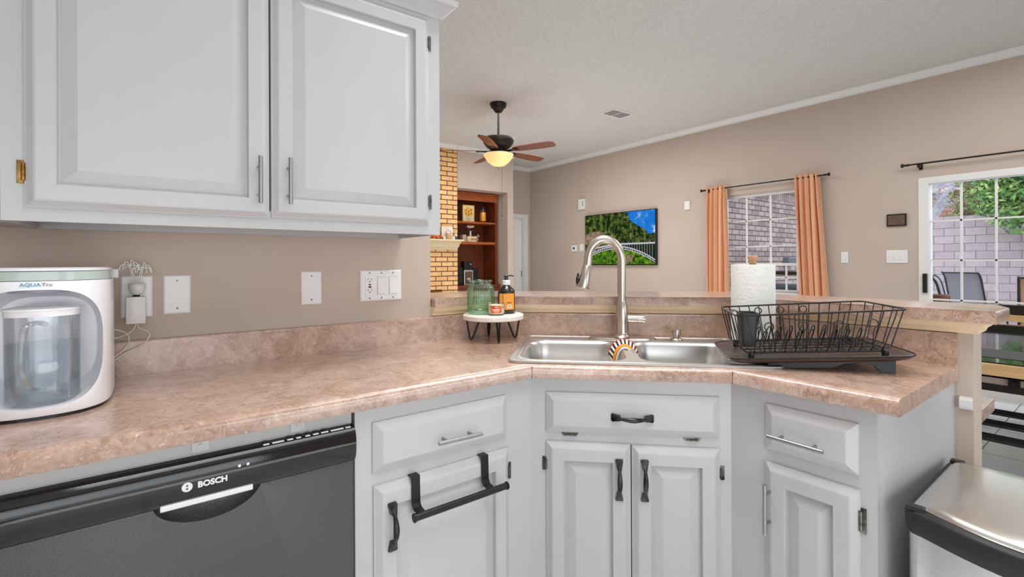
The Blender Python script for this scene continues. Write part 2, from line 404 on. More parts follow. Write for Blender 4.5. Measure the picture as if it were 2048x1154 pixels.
# ------------------------------------------------------------------ cabinets
def panel_mesh(mb, x0, z0, x1, z1, rings, yf=0):
    """nested rectangles facing -y; rings of (inset, y)"""
    rs = []
    for i, y in rings:
        rs.append([(x0+i, yf+y, z0+i), (x1-i, yf+y, z0+i), (x1-i, yf+y, z1-i), (x0+i, yf+y, z1-i)])
    mb.loops(rs, True, True)
DOOR = [(0, 0), (0, -.006), (.004, -.008), (.016, -.019), (.020, -.020), (.052, -.020), (.0535, -.017), (.0545, -.005), (.058, -.005), (.088, -.0165), (.091, -.0165)]
DOORL = [(0, 0), (0, -.006), (.004, -.008), (.018, -.019), (.022, -.020), (.055, -.020), (.0565, -.017), (.0575, -.005), (.061, -.005), (.092, -.0165), (.095, -.0165)]
DRAW = [(0, 0), (0, -.005), (.003, -.007), (.022, -.019), (.025, -.020)]
def door(x0, z0, x1, z1, parent, name='door', rings=DOOR):
    mb = MB(); panel_mesh(mb, x0, z0, x1, z1, rings); return mb.build(name, M['white'], parent)
def bar_handle(a, b, parent, yf=-.020, r=.0055):
    a = Vector((a[0], yf-.03, a[1])); b = Vector((b[0], yf-.03, b[1])); mb = MB(); mb.tube([a, b], r, 14)
    for t in (.2, .8):
        p = a.lerp(b, t); mb.tube([p, (p.x, yf, p.z)], .0042, 10)
    return mb.build('handle', M['handle'], parent, True, 50)
def pull(c, length, vertical, parent, yf=-.020):
    """old style pull: two spade ends and a bowed, swelling grip"""
    mb = MB(); h = length/2
    def P(s, y, w_): return (c[0]+w_, yf-y, c[1]+s) if vertical else (c[0]+s, yf-y, c[1]+w_)
    for sg in (-1, 1):
        a, b = sg*h, sg*(h-.028)
        pts = [(a, .010), (sg*(h-.004), .0125), (sg*(h-.016), .0095), (b, .007)]
        lo = [P(s, .0, w_) for s, w_ in pts]+[P(s, .0, -w_) for s, w_ in pts[::-1]]
        hi = [P(s, .004+.005*i, w_*.9) for i, (s, w_) in enumerate(pts)]+[P(s, .004+.005*(3-i), -w_*.9) for i, (s, w_) in enumerate(pts[::-1])]
        mb.loops([lo, hi])
    n = 14; grip = []; rad = []
    for i in range(n+1):
        t = -1+2*i/n; grip.append(P(t*(h-.018), .010+.018*math.cos(t*PI/2)**.8, 0)); rad.append(.0045+.0035*math.cos(t*PI/2)**2)
    mb.tube(grip, rad, 12)
    return mb.build('handle', M['pewter'], parent, True, 50)
def hinge(x, z, parent, side, m, h=.05, yf=0):
    mb = MB(); mb.box((x, yf-.004, z-h/2), (x+side*.011, yf, z+h/2), bev=.001)
    mb.tube([(x, yf-.007, z-h/2+.006), (x, yf-.007, z+h/2-.006)], .0042, 10)
    mb.box((x-side*.001, yf-.0055, z-h/2+.012), (x+side*.007, yf-.004, z+h/2-.012))
    return mb.build('hinge', m, parent, True, 40)

# wall cabinet
up = thing('wall_cabinet', 'white two-door wall cabinet hanging above the dishwasher, with slim bar handles', 'cabinet', (0, 1.48, 1.335))
mb = MB(); L, Rr, HT = -.245, .813, .80
mb.box((L, 0, 0), (Rr, .02, .052)); mb.box((L, 0, .052), (-.19, .02, HT)); mb.box((.745, 0, .052), (Rr, .02, HT)); mb.box((.262, .002, .052), (.295, .02, HT)); mb.box((-.19, 0, .72), (.745, .02, HT))
mb.box((L, .02, 0), (L+.018, .32, HT)); mb.box((Rr-.018, .02, 0), (Rr, .32, HT)); mb.box((L+.018, .02, .035), (Rr-.018, .318, .05)); mb.box((L+.018, .30, 0), (Rr-.018, .318, .035))
mb.box((L+.018, .02, .76), (Rr-.018, .318, HT))
mb.build('carcass', M['white'], up)
MB().box((.2765, -.001, .05), (.2795, .004, .73)).build('gap_shadow', M['dark'], up)
d = door(-.208, .029, .2758, .735, up); d['label'] = 'wide left door'; bar_handle((.247, .192), (.247, .066), d)
d = door(.2812, .032, .768, .729, up); bar_handle((.3215, .196), (.3215, .068), d)
hinge(-.209, .106, up, -1, M['brass'])
for z in (.650, .110): hinge(.769, z, up, 1, M['hinge'])
mb = MB().sweep([(L, .0), (Rr, .0), (Rr, .32)], [(0, .74), (.006, .742), (.012, .752), (.034, .775), (.046, .782), (.05, .80), (0, .80)])
mb.build('crown_moulding', M['white'], up)
# corner neighbour at the far left
nb = thing('wall_cabinet', 'white wall cabinet at the far left edge, only its hinge side showing', 'cabinet', (-.55, 1.48, 1.335))
mb = MB(); mb.box((-.4, 0, .003), (.3035, .318, .80)); mb.build('carcass', M['white'], nb)
dn = door(-.38, .03, .285, .73, nb); hinge(.286, .650, nb, 1, M['hinge'])

# left base cabinet
FR = 1.195
def base_cab(name, label, loc, rz, x0, x1, stiles, z_rails, extra=None):
    t = thing(name, label, 'cabinet', loc, rz)
    mb = MB(); dep = .02
    xs = sorted(stiles)
    mb.box((x0, 0, .095), (xs[0], dep, .876)); mb.box((xs[1], 0, .095), (x1, dep, .876))
    for a, b in z_rails: mb.box((xs[0], 0, a), (xs[1], dep, b))
    mb.build('face_frame', M['white'], t)
    return t
bl = base_cab('base_cabinet', 'white base cabinet beside the dishwasher, black towel bar over its door', (0, FR, 0), 0, .4145, .983, (.50, .86), ((.095, .13), (.655, .72), (.815, .876)))
mb = MB(); mb.box((.4145, .02, .095), (.43, .58, .876)); mb.box((.43, .04, .095), (.94, .56, .11)); mb.box((.43, .06, .0), (.96, .08, .095)); mb.box((.43, .565, .11), (.94, .58, .876)); mb.build('carcass', M['white'], bl)
d = MB(); panel_mesh(d, .458, .704, .880, .834, DRAW); d = d.build('drawer', M['white'], bl); bar_handle((.623, .756), (.762, .753), d)
d = door(.460, .115, .886, .672, bl, rings=DOORL); pull((.503, .563), .125, True, d)
hinge(.887, .598, bl, 1, M['pewter'])
# sink base: local frame on the diagonal
sb_loc = ((.983+1.413)/2, (1.195+.765)/2, 0)
k0 = (sb_loc[0]-sb_loc[1])*S2
sb = base_cab('base_cabinet', 'white sink base cabinet with two doors, set diagonally across the corner', sb_loc, -PI/4, -.304, .304, (-.225, .225), ((.095, .13), (.655, .72), (.81, .876)))
mb = MB(); mb.box((-.30, .02, .095), (.30, .035, .11)); mb.box((-.29, .06, 0), (.29, .08, .095)); mb.build('toe_kick', M['white'], sb)
mb = MB(); panel_mesh(mb, -.102-k0, .702, .424-k0, .828, DRAW); d = mb.build('drawer', M['white'], sb); pull((.1635-k0, .760), .128, False, d); d['label'] = 'tilt-out sink front'
d = door(-.102-k0, .115, .1595-k0, .673, sb, rings=DOORL); pull((.1235-k0, .567), .128, True, d)
d = door(.1625-k0, .115, .425-k0, .671, sb, rings=DOORL); pull((.200-k0, .569), .128, True, d)
MB().box((.1597-k0, -.003, .12), (.1623-k0, .002, .67)).build('gap_shadow', M['dark'], sb)
hinge(-.1035-k0, .600, sb, -1, M['pewter'], .042); hinge(.4265-k0, .597, sb, 1, M['pewter'], .042)
for x in (-.027, .344):
    mb = MB(); mb.loops([[(x-k0-.028, -.003, .701), (x-k0+.028, -.003, .701), (x-k0+.020, -.004, .690), (x-k0-.020, -.004, .690)], [(x-k0-.028, 0, .701), (x-k0+.028, 0, .701), (x-k0+.020, 0, .690), (x-k0-.020, 0, .690)]])
    mb.tube([(x-k0-.016, -.007, .694), (x-k0+.016, -.007, .694)], .003, 8); mb.build('hinge', M['hinge'], sb)
# right base cabinet: local x = -Y, local y = +X
rb = base_cab('base_cabinet', 'white end base cabinet of the peninsula, beside the steel bin', (1.413, .765, 0), -PI/2, 0, .367, (.12, .315), ((.095, .13), (.655, .72), (.815, .876)))
mb = MB(); mb.loops([[(.349, .02, 0), (.367, .02, 0), (.408, .556, 0), (.39, .556, 0)], [(.349, .02, .876), (.367, .02, .876), (.408, .556, .876), (.39, .556, .876)]]); mb.box((.3, .06, 0), (.349, .075, .095)); mb.box((.02, .02, .095), (.349, .5, .11)); mb.box((.0, .06, 0), (.3, .075, .095)); mb.build('end_panel', M['white'], rb)
mb = MB(); panel_mesh(mb, .104, .706, .330, .834, DRAW); d = mb.build('drawer', M['white'], rb); bar_handle((.129, .757), (.267, .755), d)
d = door(.104, .115, .333, .670, rb, rings=DOORL); bar_handle((.122, .62), (.122, .482), d)
hinge(.334, .596, rb, 1, M['hinge'], .062)

# ------------------------------------------------------------------ dishwasher
dw = thing('dishwasher', 'black dishwasher with a glossy control strip under the worktop', 'dishwasher', (.106, 1.18, 0))
m = mat('black_speckled_enamel', rgb(60, 60, 61), .42, spec=.7); k = NT(m); v = k.coord(); k.base(k.ramp(k.noise(v, 700, 2, .5), [(.4, rgb(34, 34, 35)), (.72, rgb(92, 92, 93))])); k.bump(k.noise(v, 600, 2), .15, .0006); M['enamel'] = m
M['gloss'] = noisy('glossy_black', rgb(16, 16, 17), rgb(26, 26, 27), 200, .08, bump=.02, bscale=300)
mb = MB(); mb.box((-.320, 0, .10), (.300, .03, .757), bev=.004); dpan = mb.build('door_panel', M['enamel'], dw)
mb = MB(); mb.sphere((0, -.004, .768), 1, 40, 24, (.098, .034, .058)); cut = mb.build('cut', M['enamel'], None); cut.location = dw.location
boolean(dpan, cut); smoothed(dpan, 35)
mb = MB(); pr_ = [(.02, .842), (.004, .842), (-.006, .836), (-.0135, .822), (-.016, .80), (-.013, .775), (-.006, .760), (.02, .760)]
mb.loops([[(-.322, y, z) for y, z in pr_], [(.302, y, z) for y, z in pr_]]); mb.build('control_panel', M['gloss'], dw, True, 50)
mb = MB(); mb.box((-.084, -.0145, .7535), (.078, -.004, .765), bev=.002); mb.build('lip_reflection', mat('pale_reflection', rgb(214, 214, 214), .35, .2), dw)  # pale bar painting the window's reflection on the pocket handle
bt = mat('printed_white', rgb(220, 220, 220), .5)
RP = (PI/2, 0, 0)
text('brand_lettering', 'BOSCH', .016, bt, dw, (.004, -.0162, .792), RP, .0004, .0007)
mb = MB(); c0 = Vector((-.040, -.0160, .7925))
def ringm(mb, c, r0, r1, n=28):
    a = [mb.v((c[0]+r0*math.cos(2*PI*i/n), c[1], c[2]+r0*math.sin(2*PI*i/n))) for i in range(n)]
    b = [mb.v((c[0]+r1*math.cos(2*PI*i/n), c[1], c[2]+r1*math.sin(2*PI*i/n))) for i in range(n)]
    for i in range(n): mb.f([a[i], a[(i+1) % n], b[(i+1) % n], b[i]])
mb.tube([c0+Vector((.0085*math.cos(2*PI*i/28), 0, .0085*math.sin(2*PI*i/28))) for i in range(28)], .0009, 6, True)
mb.lathe([(.0001, 0), (.0078, 0), (.0078, .0004), (.0001, .0004)], (0, 0, 0), 24)
for v in mb.bm.verts[28*6:]: v.co = Vector((c0.x+v.co.x, c0.y-v.co.z, c0.z+v.co.y))
mb.build('emblem', bt, dw)
mb = MB()
for z in (.7955, .7893): mb.box((-.0415, -.0175, z-.0013), (-.0385, -.0162, z+.0013))
mb.build('emblem_slot', M['black'], dw)
mb = MB()
for x, wd in ((.10, .012), (.118, .024), (.149, .012), (.168, .010), (.188, .010), (.205, .012), (.223, .016), (.245, .030), (.280, .012)): mb.box((x, .004-.009, .8395), (x+wd, .004-.003, .8412))
mb.build('button_marks', bt, dw)
for x in (.105, .155, .175, .195, .213, .232):
    mb = MB(); mb.lathe([(.006, 0), (.006, .002), (.004, .0026), (.001, .0026)], (x, .010, .842), 16); mb.build('button', M['gloss'], dw, True)
mb = MB()
for x in (.052, .068): mb.tube([(x, -.0158, .812), (x, -.0172, .812)], .003, 12)
mb.build('indicator_light', bt, dw)
mb = MB(); mb.box((-.320, .015, .8425), (.300, .03, .8755)); mb.box((-.322, .02, .10), (-.32, .56, .84)); mb.box((.3, .02, .10), (.302, .56, .84)); mb.box((-.3, .3, .05), (.3, .56, .8)); mb.build('tub', mat('grey_tub', rgb(176, 176, 174), .4), dw)
for x in (-.03, .16):
    mb = MB(); mb.box((x, .0125, .85), (x+.03, .015, .8755)); mb.tube([(x+.015, .0125, .862), (x+.015, .010, .862)], .0035, 10); mb.build('mounting_clip', M['white'], dw)
MB().box((-.3, .05, .0), (.3, .07, .10)).build('toe_kick', M['black'], dw)

# towel bar over the left base door
tb = thing('towel_bar', 'black over-door towel bar hooked on the base cabinet door', 'towel rail', (.69, 1.175, .672))
for x in (-.122, .098):
    mb = MB(); pts = [(x, .012, -.05), (x, .012, .0025), (x, -.0025, .0025), (x, -.003, -.066), (x, -.010, -.076), (x, -.032, -.082)]
    rs = []
    for i, p in enumerate(pts):
        rs.append([(p[0]-.0125, p[1], p[2]), (p[0]+.0125, p[1], p[2]), (p[0]+.0125, p[1]-(.002 if i not in (1, 2) else .0), p[2]+(.002 if i in (1, 2, 5) else 0)), (p[0]-.0125, p[1]-(.002 if i not in (1, 2) else 0), p[2]+(.002 if i in (1, 2, 5) else 0))])
    mb.loops(rs[2:]); mb.box((x-.0125, -.0025, .0015), (x+.0125, .0235, .0035)); mb.build('strap', M['blackm'], tb)
mb = MB(); mb.tube([(-.142, -.040, -.085), (.148, -.040, -.085)], .0095, 16); mb.build('bar', M['blackm'], tb, True, 50)
for x in (-.146, .148): MB().tube([(x, -.040, -.085), (x+.004, -.040, -.085)], .0115, 16).build('end_cap', M['blackm'], tb, True, 50)

# ------------------------------------------------------------------ sink on the diagonal
sk = thing('kitchen_sink', 'stainless double bowl drop-in sink in the corner worktop', 'sink', (*tn(.195, 1.8), CT), -PI/4)
outer = rrect(-.42, -.275, .42, .272, .035, 6)
bA = rrect(-.392, -.232, -.036, .150, .075, 8); bB = rrect(.004, -.232, .372, .150, .075, 8)
mb = MB().holed(outer, [bA, bB], .001, .005)
ring = rrect(-.418, -.273, .418, .270, .034, 6); mb.tube([(x, y, .0045) for x, y in ring], .0035, 8, True)
mb.tube([(x, y, .0045) for x, y in rrect(-.40, -.252, .40, .168, .05, 6)], .0016, 6, True)
mb.build('rim', M['sinksteel'], sk, True, 35)
def bowl(x0, y0, x1, y1):
    mb = MB(); rings = []
    for ins, z, r in ((0, .0045, .075), (.004, .001, .073), (.008, -.008, .072), (.014, -.06, .072), (.020, -.13, .075), (.030, -.155, .08), (.055, -.172, .07), (.10, -.176, .05)):
        rings.append([(x, y, z) for x, y in rrect(x0+ins, y0+ins, x1-ins, y1-ins, r, 8)])
    mb.loops(rings, False, True); o = mb.build('bowl', M['sinksteel'], sk, True, 60)
    cx, cy = (x0+x1)/2, (y0+y1)/2
    MB().lathe([(.001, -.172), (.03, -.1725), (.044, -.1725), (.045, -.1755)], (cx, cy, 0), 28, False, False).build('drain', M['steel'], o, True)
bowl(-.392, -.232, -.036, .150); bowl(.004, -.232, .372, .150)

# faucet
fx = Vector((*tn(.178, 2.022), CT+.005))
fa = thing('faucet', 'brushed nickel pull-down gooseneck faucet standing behind the sink', 'faucet', fx, -PI/4)
mb = MB(); rs = []
for z, sx, sy in ((0, .135, .030), (.005, .134, .029), (.0085, .126, .024), (.0095, .10, .016)): rs.append([(sx*math.copysign(abs(math.cos(a))**.5, math.cos(a)), sy*math.copysign(abs(math.sin(a))**.8, math.sin(a)), z) for a in [2*PI*i/40 for i in range(40)]])
mb.loops(rs); mb.build('deck_plate', M['nickel'], fa, True, 40)
mb = MB(); mb.lathe([(.040, .009), (.034, .012), (.029, .020), (.0275, .03), (.0275, .072), (.0272, .105), (.024, .135), (.0185, .150), (.0175, .158)], n=32); mb.build('body', M['nickel'], fa, True, 40)
arcc = Vector((-.068, 0, .317)); RA = .068
pts = [Vector((0, 0, .158)), Vector((0, 0, .20)), Vector((0, 0, .26))] + [arcc+Vector((RA*math.cos(a), 0, RA*1.35*math.sin(a))) for a in [PI*i/20 for i in range(0, 20)]]
pts += [Vector((-.1385, -.002, .30))]
mb = MB(); mb.tube(pts, .0172, 18); mb.build('spout', M['nickel'], fa, True, 50)
hp = [Vector((-.1390, -.002, .298)), Vector((-.1395, -.003, .297)), Vector((-.147, -.008, .262)), Vector((-.158, -.016, .212)), Vector((-.159, -.0165, .208))]
mb = MB(); mb.tube(hp, [.0176, .0184, .0205, .0285, .027], 20); h = mb.build('spray_head', M['nickel'], fa, True, 50)
mb = MB(); mb.sphere((-.180, -.020, .240), .012, 12, 8, (.55, .9, 1.6)); mb.sphere((-.177, -.016, .262), .008, 12, 8, (.6, .9, 1.2)); mb.build('spray_button', M['black'], h, True)
mb = MB(); mb.tube([(.02, 0, .083), (.060, 0, .083)], .0165, 20); mb.tube([(.061, 0, .083), (.083, 0, .083)], [.0175, .0165], 20)
for i in range(6):
    a = 2*PI*i/6; mb.tube([(.080, .012*math.cos(a), .083+.012*math.sin(a)), (.092, .012*math.cos(a), .083+.012*math.sin(a))], .0045, 8)
mb.build('lever', M['nickel'], fa, True, 40)
# soap pump
so = thing('soap_dispenser', 'short brushed nickel soap dispenser on the sink deck right of the faucet', 'soap dispenser', (*tn(.392, 2.015), CT+.005), -PI/4)
MB().lathe([(.024, 0), (.024, .004), (.020, .008), (.013, .011), (.013, .018)], n=24).build('base', M['nickel'], so, True, 40)
MB().lathe([(.0135, .018), (.0185, .020), (.0175, .04), (.0165, .044), (.010, .045)], n=24).build('pump_head', M['nickel'], so, True, 40)
mb = MB(); mb.tube([(-.012, 0, .037), (-.030, -.004, .0385), (-.046, -.006, .037)], [.0075, .006, .007], 10, flat=.6); mb.build('spout', M['nickel'], so, True, 50)

# striped scrub cloth over the divider
m = mat('striped_cloth', rgb(230, 220, 210), .9); k = NT(m)
tcn = k.n('ShaderNodeUVMap'); sp = k.n('ShaderNodeSeparateXYZ'); k.l(tcn.outputs[0], sp.inputs[0])
wv = k.n('ShaderNodeMath', operation='FRACT'); mu = k.n('ShaderNodeMath', operation='MULTIPLY'); mu.inputs[1].default_value = 11; k.l(sp.outputs[0], mu.inputs[0]); k.l(mu.outputs[0], wv.inputs[0])
stripe = k.ramp(wv.outputs[0], [(.44, rgb(236, 228, 222)), (.5, rgb(18, 16, 20))]); stripe.node.color_ramp.interpolation = 'CONSTANT'
band = k.ramp(sp.outputs[1], [(0, rgb(228, 222, 214)), (.10, rgb(24, 20, 22)), (.16, rgb(240, 150, 30)), (.36, rgb(226, 96, 20)), (.42, (0, 0, 0, 1)), (1, (0, 0, 0, 1))]); band.node.color_ramp.interpolation = 'CONSTANT'
sel = k.ramp(sp.outputs[1], [(0, (0, 0, 0, 1)), (.42, (1, 1, 1, 1)), (1, (1, 1, 1, 1))]); sel.node.color_ramp.interpolation = 'CONSTANT'
edge = k.ramp(sp.outputs[1], [(0, (0, 0, 0, 1)), (.92, (1, 1, 1, 1)), (1, (1, 1, 1, 1))]); edge.node.color_ramp.interpolation = 'CONSTANT'
k.base(k.mix(edge, k.mix(sel, band, stripe), rgb(214, 60, 50))); M['stripe'] = m
mb = MB(); uv = mb.bm.loops.layers.uv.new('UVMap'); nu, nv = 28, 10; grid = []
for i in range(nu+1):
    a = PI*(i/nu); row = []
    for j in range(nv+1):
        t = j/nv; r = .030+.022*t; drop = 1.35
        x = -math.cos(a)*(.029+.024*t); z = .012+math.sin(a)**.8*(.002+.020*t) - (1-math.sin(a))*(.060-.018*t); y = -.02+.075*t
        row.append((x, y, z, i/nu, t))
    grid.append(row)
vs = [[mb.v(p[:3]) for p in r] for r in grid]
for i in range(nu):
    for j in range(nv):
        f = mb.f([vs[i][j], vs[i+1][j], vs[i+1][j+1], vs[i][j+1]])
        for lp, (a, b) in zip(f.loops, ((i, j), (i+1, j), (i+1, j+1), (i, j+1))): lp[uv].uv = (grid[a][b][3], grid[a][b][4])
o = mb.build('scrub_cloth', M['stripe'], None, True, 80, loc=(*tn(.167, 1.79), CT-.004)); o.rotation_euler = (0, 0, -PI/4)
md = o.modifiers.new('thick', 'SOLIDIFY'); md.thickness = .004; md.offset = 1
tag(o, 'striped orange black and white scrub cloth draped over the sink divider', 'cloth')

# ------------------------------------------------------------------ plant stand with jar, candle and bottle
SC = Vector((1.152, 1.645, CT))
st = thing('riser_stand', 'round white marble riser on black hairpin legs beside the sink', 'stand', SC)
M['marble'] = noisy('white_marble', rgb(232, 226, 218), rgb(242, 238, 232), 9, .35, dist=2)
MB().lathe([(.120, .086), (.125, .089), (.1255, .104), (.122, .108)], n=56).build('top', M['marble'], st, True, 40)
for i in range(4):
    a = math.radians(-112+90*i); ca, sa = math.cos(a), math.sin(a)
    def q(r, z, t_=0): return Vector((ca*r-sa*t_, sa*r+ca*t_, z))
    mb = MB(); mb.tube([q(.112, .086), q(.099, .010), q(.094, .0045), q(.088, .010), q(.058, .086)], .0042, 10); mb.build('leg', M['blackm'], st, True, 60)
ZT = CT+.108
def at_t(px, py, z=ZT): return (px, py, z)
# green jar
jr = thing('glass_jar', 'green ribbed glass jar on the round riser', 'jar', (1.110, 1.675, ZT))
def ribbed(prof, n, ribs, amp):
    rings = []
    for r, z, kk in prof:
        rings.append([((r+amp*kk*math.cos(ribs*2*PI*i/n))*math.cos(2*PI*i/n), (r+amp*kk*math.cos(ribs*2*PI*i/n))*math.sin(2*PI*i/n), z) for i in range(n)])
    return rings
pro = [(.046, .0005, 0), (.052, .003, .3), (.0545, .012, 1), (.0555, .05, 1), (.0555, .095, 1), (.054, .106, 1), (.048, .118, .6), (.043, .124, .1), (.042, .130, 0), (.047, .133, 0), (.0475, .138, 0), (.044, .140, 0), (.039, .134, 0), (.0395, .124, 0), (.050, .105, 0), (.0515, .02, 0), (.045, .008, 0)]
MB().loops(ribbed(pro, 144, 36, .0016)).build('body', M['green'], jr, True, 70)
# candle
cn = thing('candle', 'small glass candle with an orange label on the front of the riser', 'candle', (1.134, 1.598, ZT))
MB().lathe([(.030, .0005), (.034, .003), (.0355, .012), (.0355, .044), (.0365, .046), (.0335, .046), (.033, .012), (.029, .006)], n=36).build('glass', M['candleglass'], cn, True, 50)
MB().lathe([(.029, .0062), (.0328, .012), (.0328, .041), (.030, .042)], n=36).build('wax', M['wax'], cn, True, 50)
fd = math.atan2(-1.598, -1.134)
def curved(mb, r, a0, a1, z0, z1, n=14, c=(0, 0)):
    lo = [mb.v((c[0]+r*math.cos(a0+(a1-a0)*i/n), c[1]+r*math.sin(a0+(a1-a0)*i/n), z0)) for i in range(n+1)]
    hi = [mb.v((c[0]+r*math.cos(a0+(a1-a0)*i/n), c[1]+r*math.sin(a0+(a1-a0)*i/n), z1)) for i in range(n+1)]
    for i in range(n): mb.f([lo[i], lo[i+1], hi[i+1], hi[i]])
m = mat('candle_label', rgb(216, 84, 40), .5); k = NT(m); v = k.coord(); k.base(k.ramp(k.noise(v, 40, 3), [(.3, rgb(110, 36, 28)), (.42, rgb(216, 84, 44)), (.66, rgb(244, 150, 90))])); M['clab'] = m
mb = MB(); curved(mb, .0362, fd-.70, fd+.62, .011, .038); lb = mb.build('label', M['clab'], cn, True)
mb = MB()
for a, b, z, h in ((-.4, .36, .024, .004), (-.18, .16, .033, .002), (-.3, .3, .0165, .0012)): curved(mb, .0365, fd+a, fd+b, z-h/2, z+h/2)
mb.build('label_print', mat('label_white', rgb(240, 232, 224), .6), lb)
# pump bottle
pb = thing('pump_bottle', 'dark amber pump bottle with an orange label at the back of the riser', 'bottle', (1.205, 1.625, ZT))
MB().lathe([(.034, .0005), (.036, .003), (.036, .088), (.034, .098), (.022, .110), (.014, .117), (.0125, .122)], n=36).build('body', mat('dark_amber_bottle', rgb(38, 30, 28), .18), pb, True, 50)
MB().lathe([(.0165, .119), (.0165, .137), (.0145, .139)], n=28).build('collar', M['plate'], pb, True, 40)
mb = MB(); mb.lathe([(.008, .139), (.008, .152), (.012, .154), (.012, .158), (.004, .159)], n=20); mb.tube([(0, 0, .157), (.018, -.012, .1585), (.026, -.018, .1555)], .0035, 8); mb.build('pump', mat('dark_grey_pump', rgb(56, 54, 52), .4), pb, True, 50)
fb = math.atan2(-1.625, -1.205)
mo = noisy('orange_label', rgb(232, 150, 48), rgb(240, 166, 70), 50, .5)
mb = MB(); curved(mb, .0364, fd-.95, fb-.42, .018, .084); curved(mb, .0364, fb-.36, fb+1.05, .018, .084); lb = mb.build('label', mo, pb, True)
mb = MB()
for i in range(5): curved(mb, .0367, fb+.02+.12*i, fb+.09+.12*i, .044, .049, 3)
for i in range(7): curved(mb, .0368, fb+.22+.05*i, fb+.22+.05*i+(.03 if i % 2 else .018), .027, .035, 2)
mb.build('label_print', M['black'], lb)
mb = MB(); curved(mb, .03665, fb+.16, fb+.62, .0245, .0375); mb.build('barcode_patch', M['plate'], lb)

# ------------------------------------------------------------------ paper towels
pt = thing('paper_towel_holder', 'white paper towel roll on a holder with a wooden knob behind the dish rack', 'paper towels', (1.834, .905, CT))
MB().lathe([(.080, 0), (.080, .008), (.076, .011), (.008, .012)], n=40).build('base', M['blackm'], pt, True, 40)
MB().tube([(0, 0, .010), (0, 0, .32)], .006, 12).build('rod', M['nickel'], pt, True, 50)
M['paper'] = noisy('quilted_paper', rgb(236, 236, 234), rgb(242, 242, 240), 50, .9, bump=.5, bscale=110, bdist=.004)
mb = MB(); mb.lathe([(.020, .013), (.075, .013), (.076, .018), (.076, .303), (.075, .308), (.020, .308)], n=56, cap0=False, cap1=False); mb.build('roll', M['paper'], pt, True, 40)
MB().lathe([(.0205, .013), (.0205, .308), (.019, .308), (.019, .013)], n=24).build('cardboard_core', mat('cardboard', rgb(168, 136, 104), .9), pt, True, 40)
MB().lathe([(.012, .308), (.0135, .322), (.0145, .326), (.0180, .330), (.0180, .338), (.013, .342), (.004, .343)], n=28).build('knob', mat('tan_wood_knob', rgb(176, 132, 96), .4), pt, True, 40)

# ------------------------------------------------------------------ dish rack
DA = math.radians(-52); DC = Vector((1.675, .668, CT))
dr = thing('dish_rack', 'black wire dish rack on a dark wood-grain drip tray right of the sink', 'dish rack', DC, DA)
dr.rotation_euler = Matrix.Rotation(DA, 3, 'Z').to_euler()
TL = .030/.42
def tz(u): return .030 + u*TL*.9      # tray slopes up to the right
m = wood('dark_tray_wood', rgb(48, 38, 34), rgb(92, 76, 68), .4, (3, 26, 26)); M['traywood'] = m
mb = MB(); rings = []
for ins, dz in ((.0, .012), (.004, .013), (.016, .006), (.03, .0015)): rings.append([(x, y, tz(x)+dz) for x, y in rrect(-.245+ins, -.165+ins, .245-ins, .160-ins, .045, 6)])
rings2 = [[(x, y, tz(x)+dz) for x, y in rrect(-.245+ins, -.165+ins, .245-ins, .160-ins, .045, 6)] for ins, dz in ((.02, -.004), (.004, .004), (0, .012))]
mb.loops(rings2+rings[1:], True, True); mb.build('drip_tray', M['traywood'], dr, True, 50)
mb = MB(); mb.tube([(x, y, tz(x)+.0125) for x, y in rrect(-.245, -.165, .245, .160, .045, 6)], .0028, 8, True); mb.build('tray_rim', M['black'], dr, True)
# long skirt with arch under the tray
for y in (-.125, .12):
    mb = MB()
    n = 18; lo = []; hi = []
    for i in range(n+1):
        x = -.13+.33*i/n; s_ = max(0, (x-.05)/.12) if x < .17 else 1
        zb = tz(x)-.024 if x < .04 else (tz(x)-.024 + .014*math.sin(PI*min(1, (x-.04)/.12)) if x < .16 else .001)
        zb = max(zb, .001); lo.append((x, zb)); hi.append((x, tz(x)-.003))
    ring = [(x, z) for x, z in lo]+[(x, z) for x, z in hi[::-1]]
    for i in range(n):
        q = [lo[i], lo[i+1], hi[i+1], hi[i]]
        mb.loops([[(x, y, z) for x, z in q], [(x, y+.012, z) for x, z in q]])
    mb.build('tray_skirt', M['black'], dr)
def rk(u, t): return tz(u)+.022+t*.118
RX, RY, BX, BY = .222, .152, .188, .120
rim = [(x, y, rk(x, 1)) for x, y in rrect(-RX, -RY, RX, RY, .028, 5)]
mb = MB(); mb.tube(rim, .0027, 8, True)
mb.tube([(x, y, rk(x, .0)) for x, y in rrect(-BX, -BY, BX, BY, .025, 5)], .0024, 8, True)
mb.build('rim_wire', M['blackm'], dr, True)
mb = MB()
nx = 13
for i in range(nx):
    f = -1+2*i/(nx-1); xt, xb = f*(RX-.03), f*(BX-.02)
    mb.tube([(xt, -RY, rk(xt, 1)), (xt*.98+xb*.02, -RY+.004, rk(xt, .9)), (xb, -BY-.012, rk(xb, .10)), (xb, -BY+.004, rk(xb, 0)), (xb, 0, rk(xb, 0)), (xb, BY-.004, rk(xb, 0)), (xb, BY+.012, rk(xb, .10)), (xt, RY, rk(xt, 1))], .0017, 6)
for i in range(5):
    f = -1+2*i/4; yt, yb = f*(RY-.03), f*(BY-.02)
    mb.tube([(-RX, yt, rk(-RX, 1)), (-BX-.012, yb, rk(-BX, .10)), (-BX+.004, yb, rk(-BX, 0)), (0, yb, rk(0, 0)), (BX-.004, yb, rk(BX, 0)), (BX+.012, yb, rk(BX, .10)), (RX, yt, rk(RX, 1))], .0017, 6)
mb.build('basket_wire', M['blackm'], dr, True)
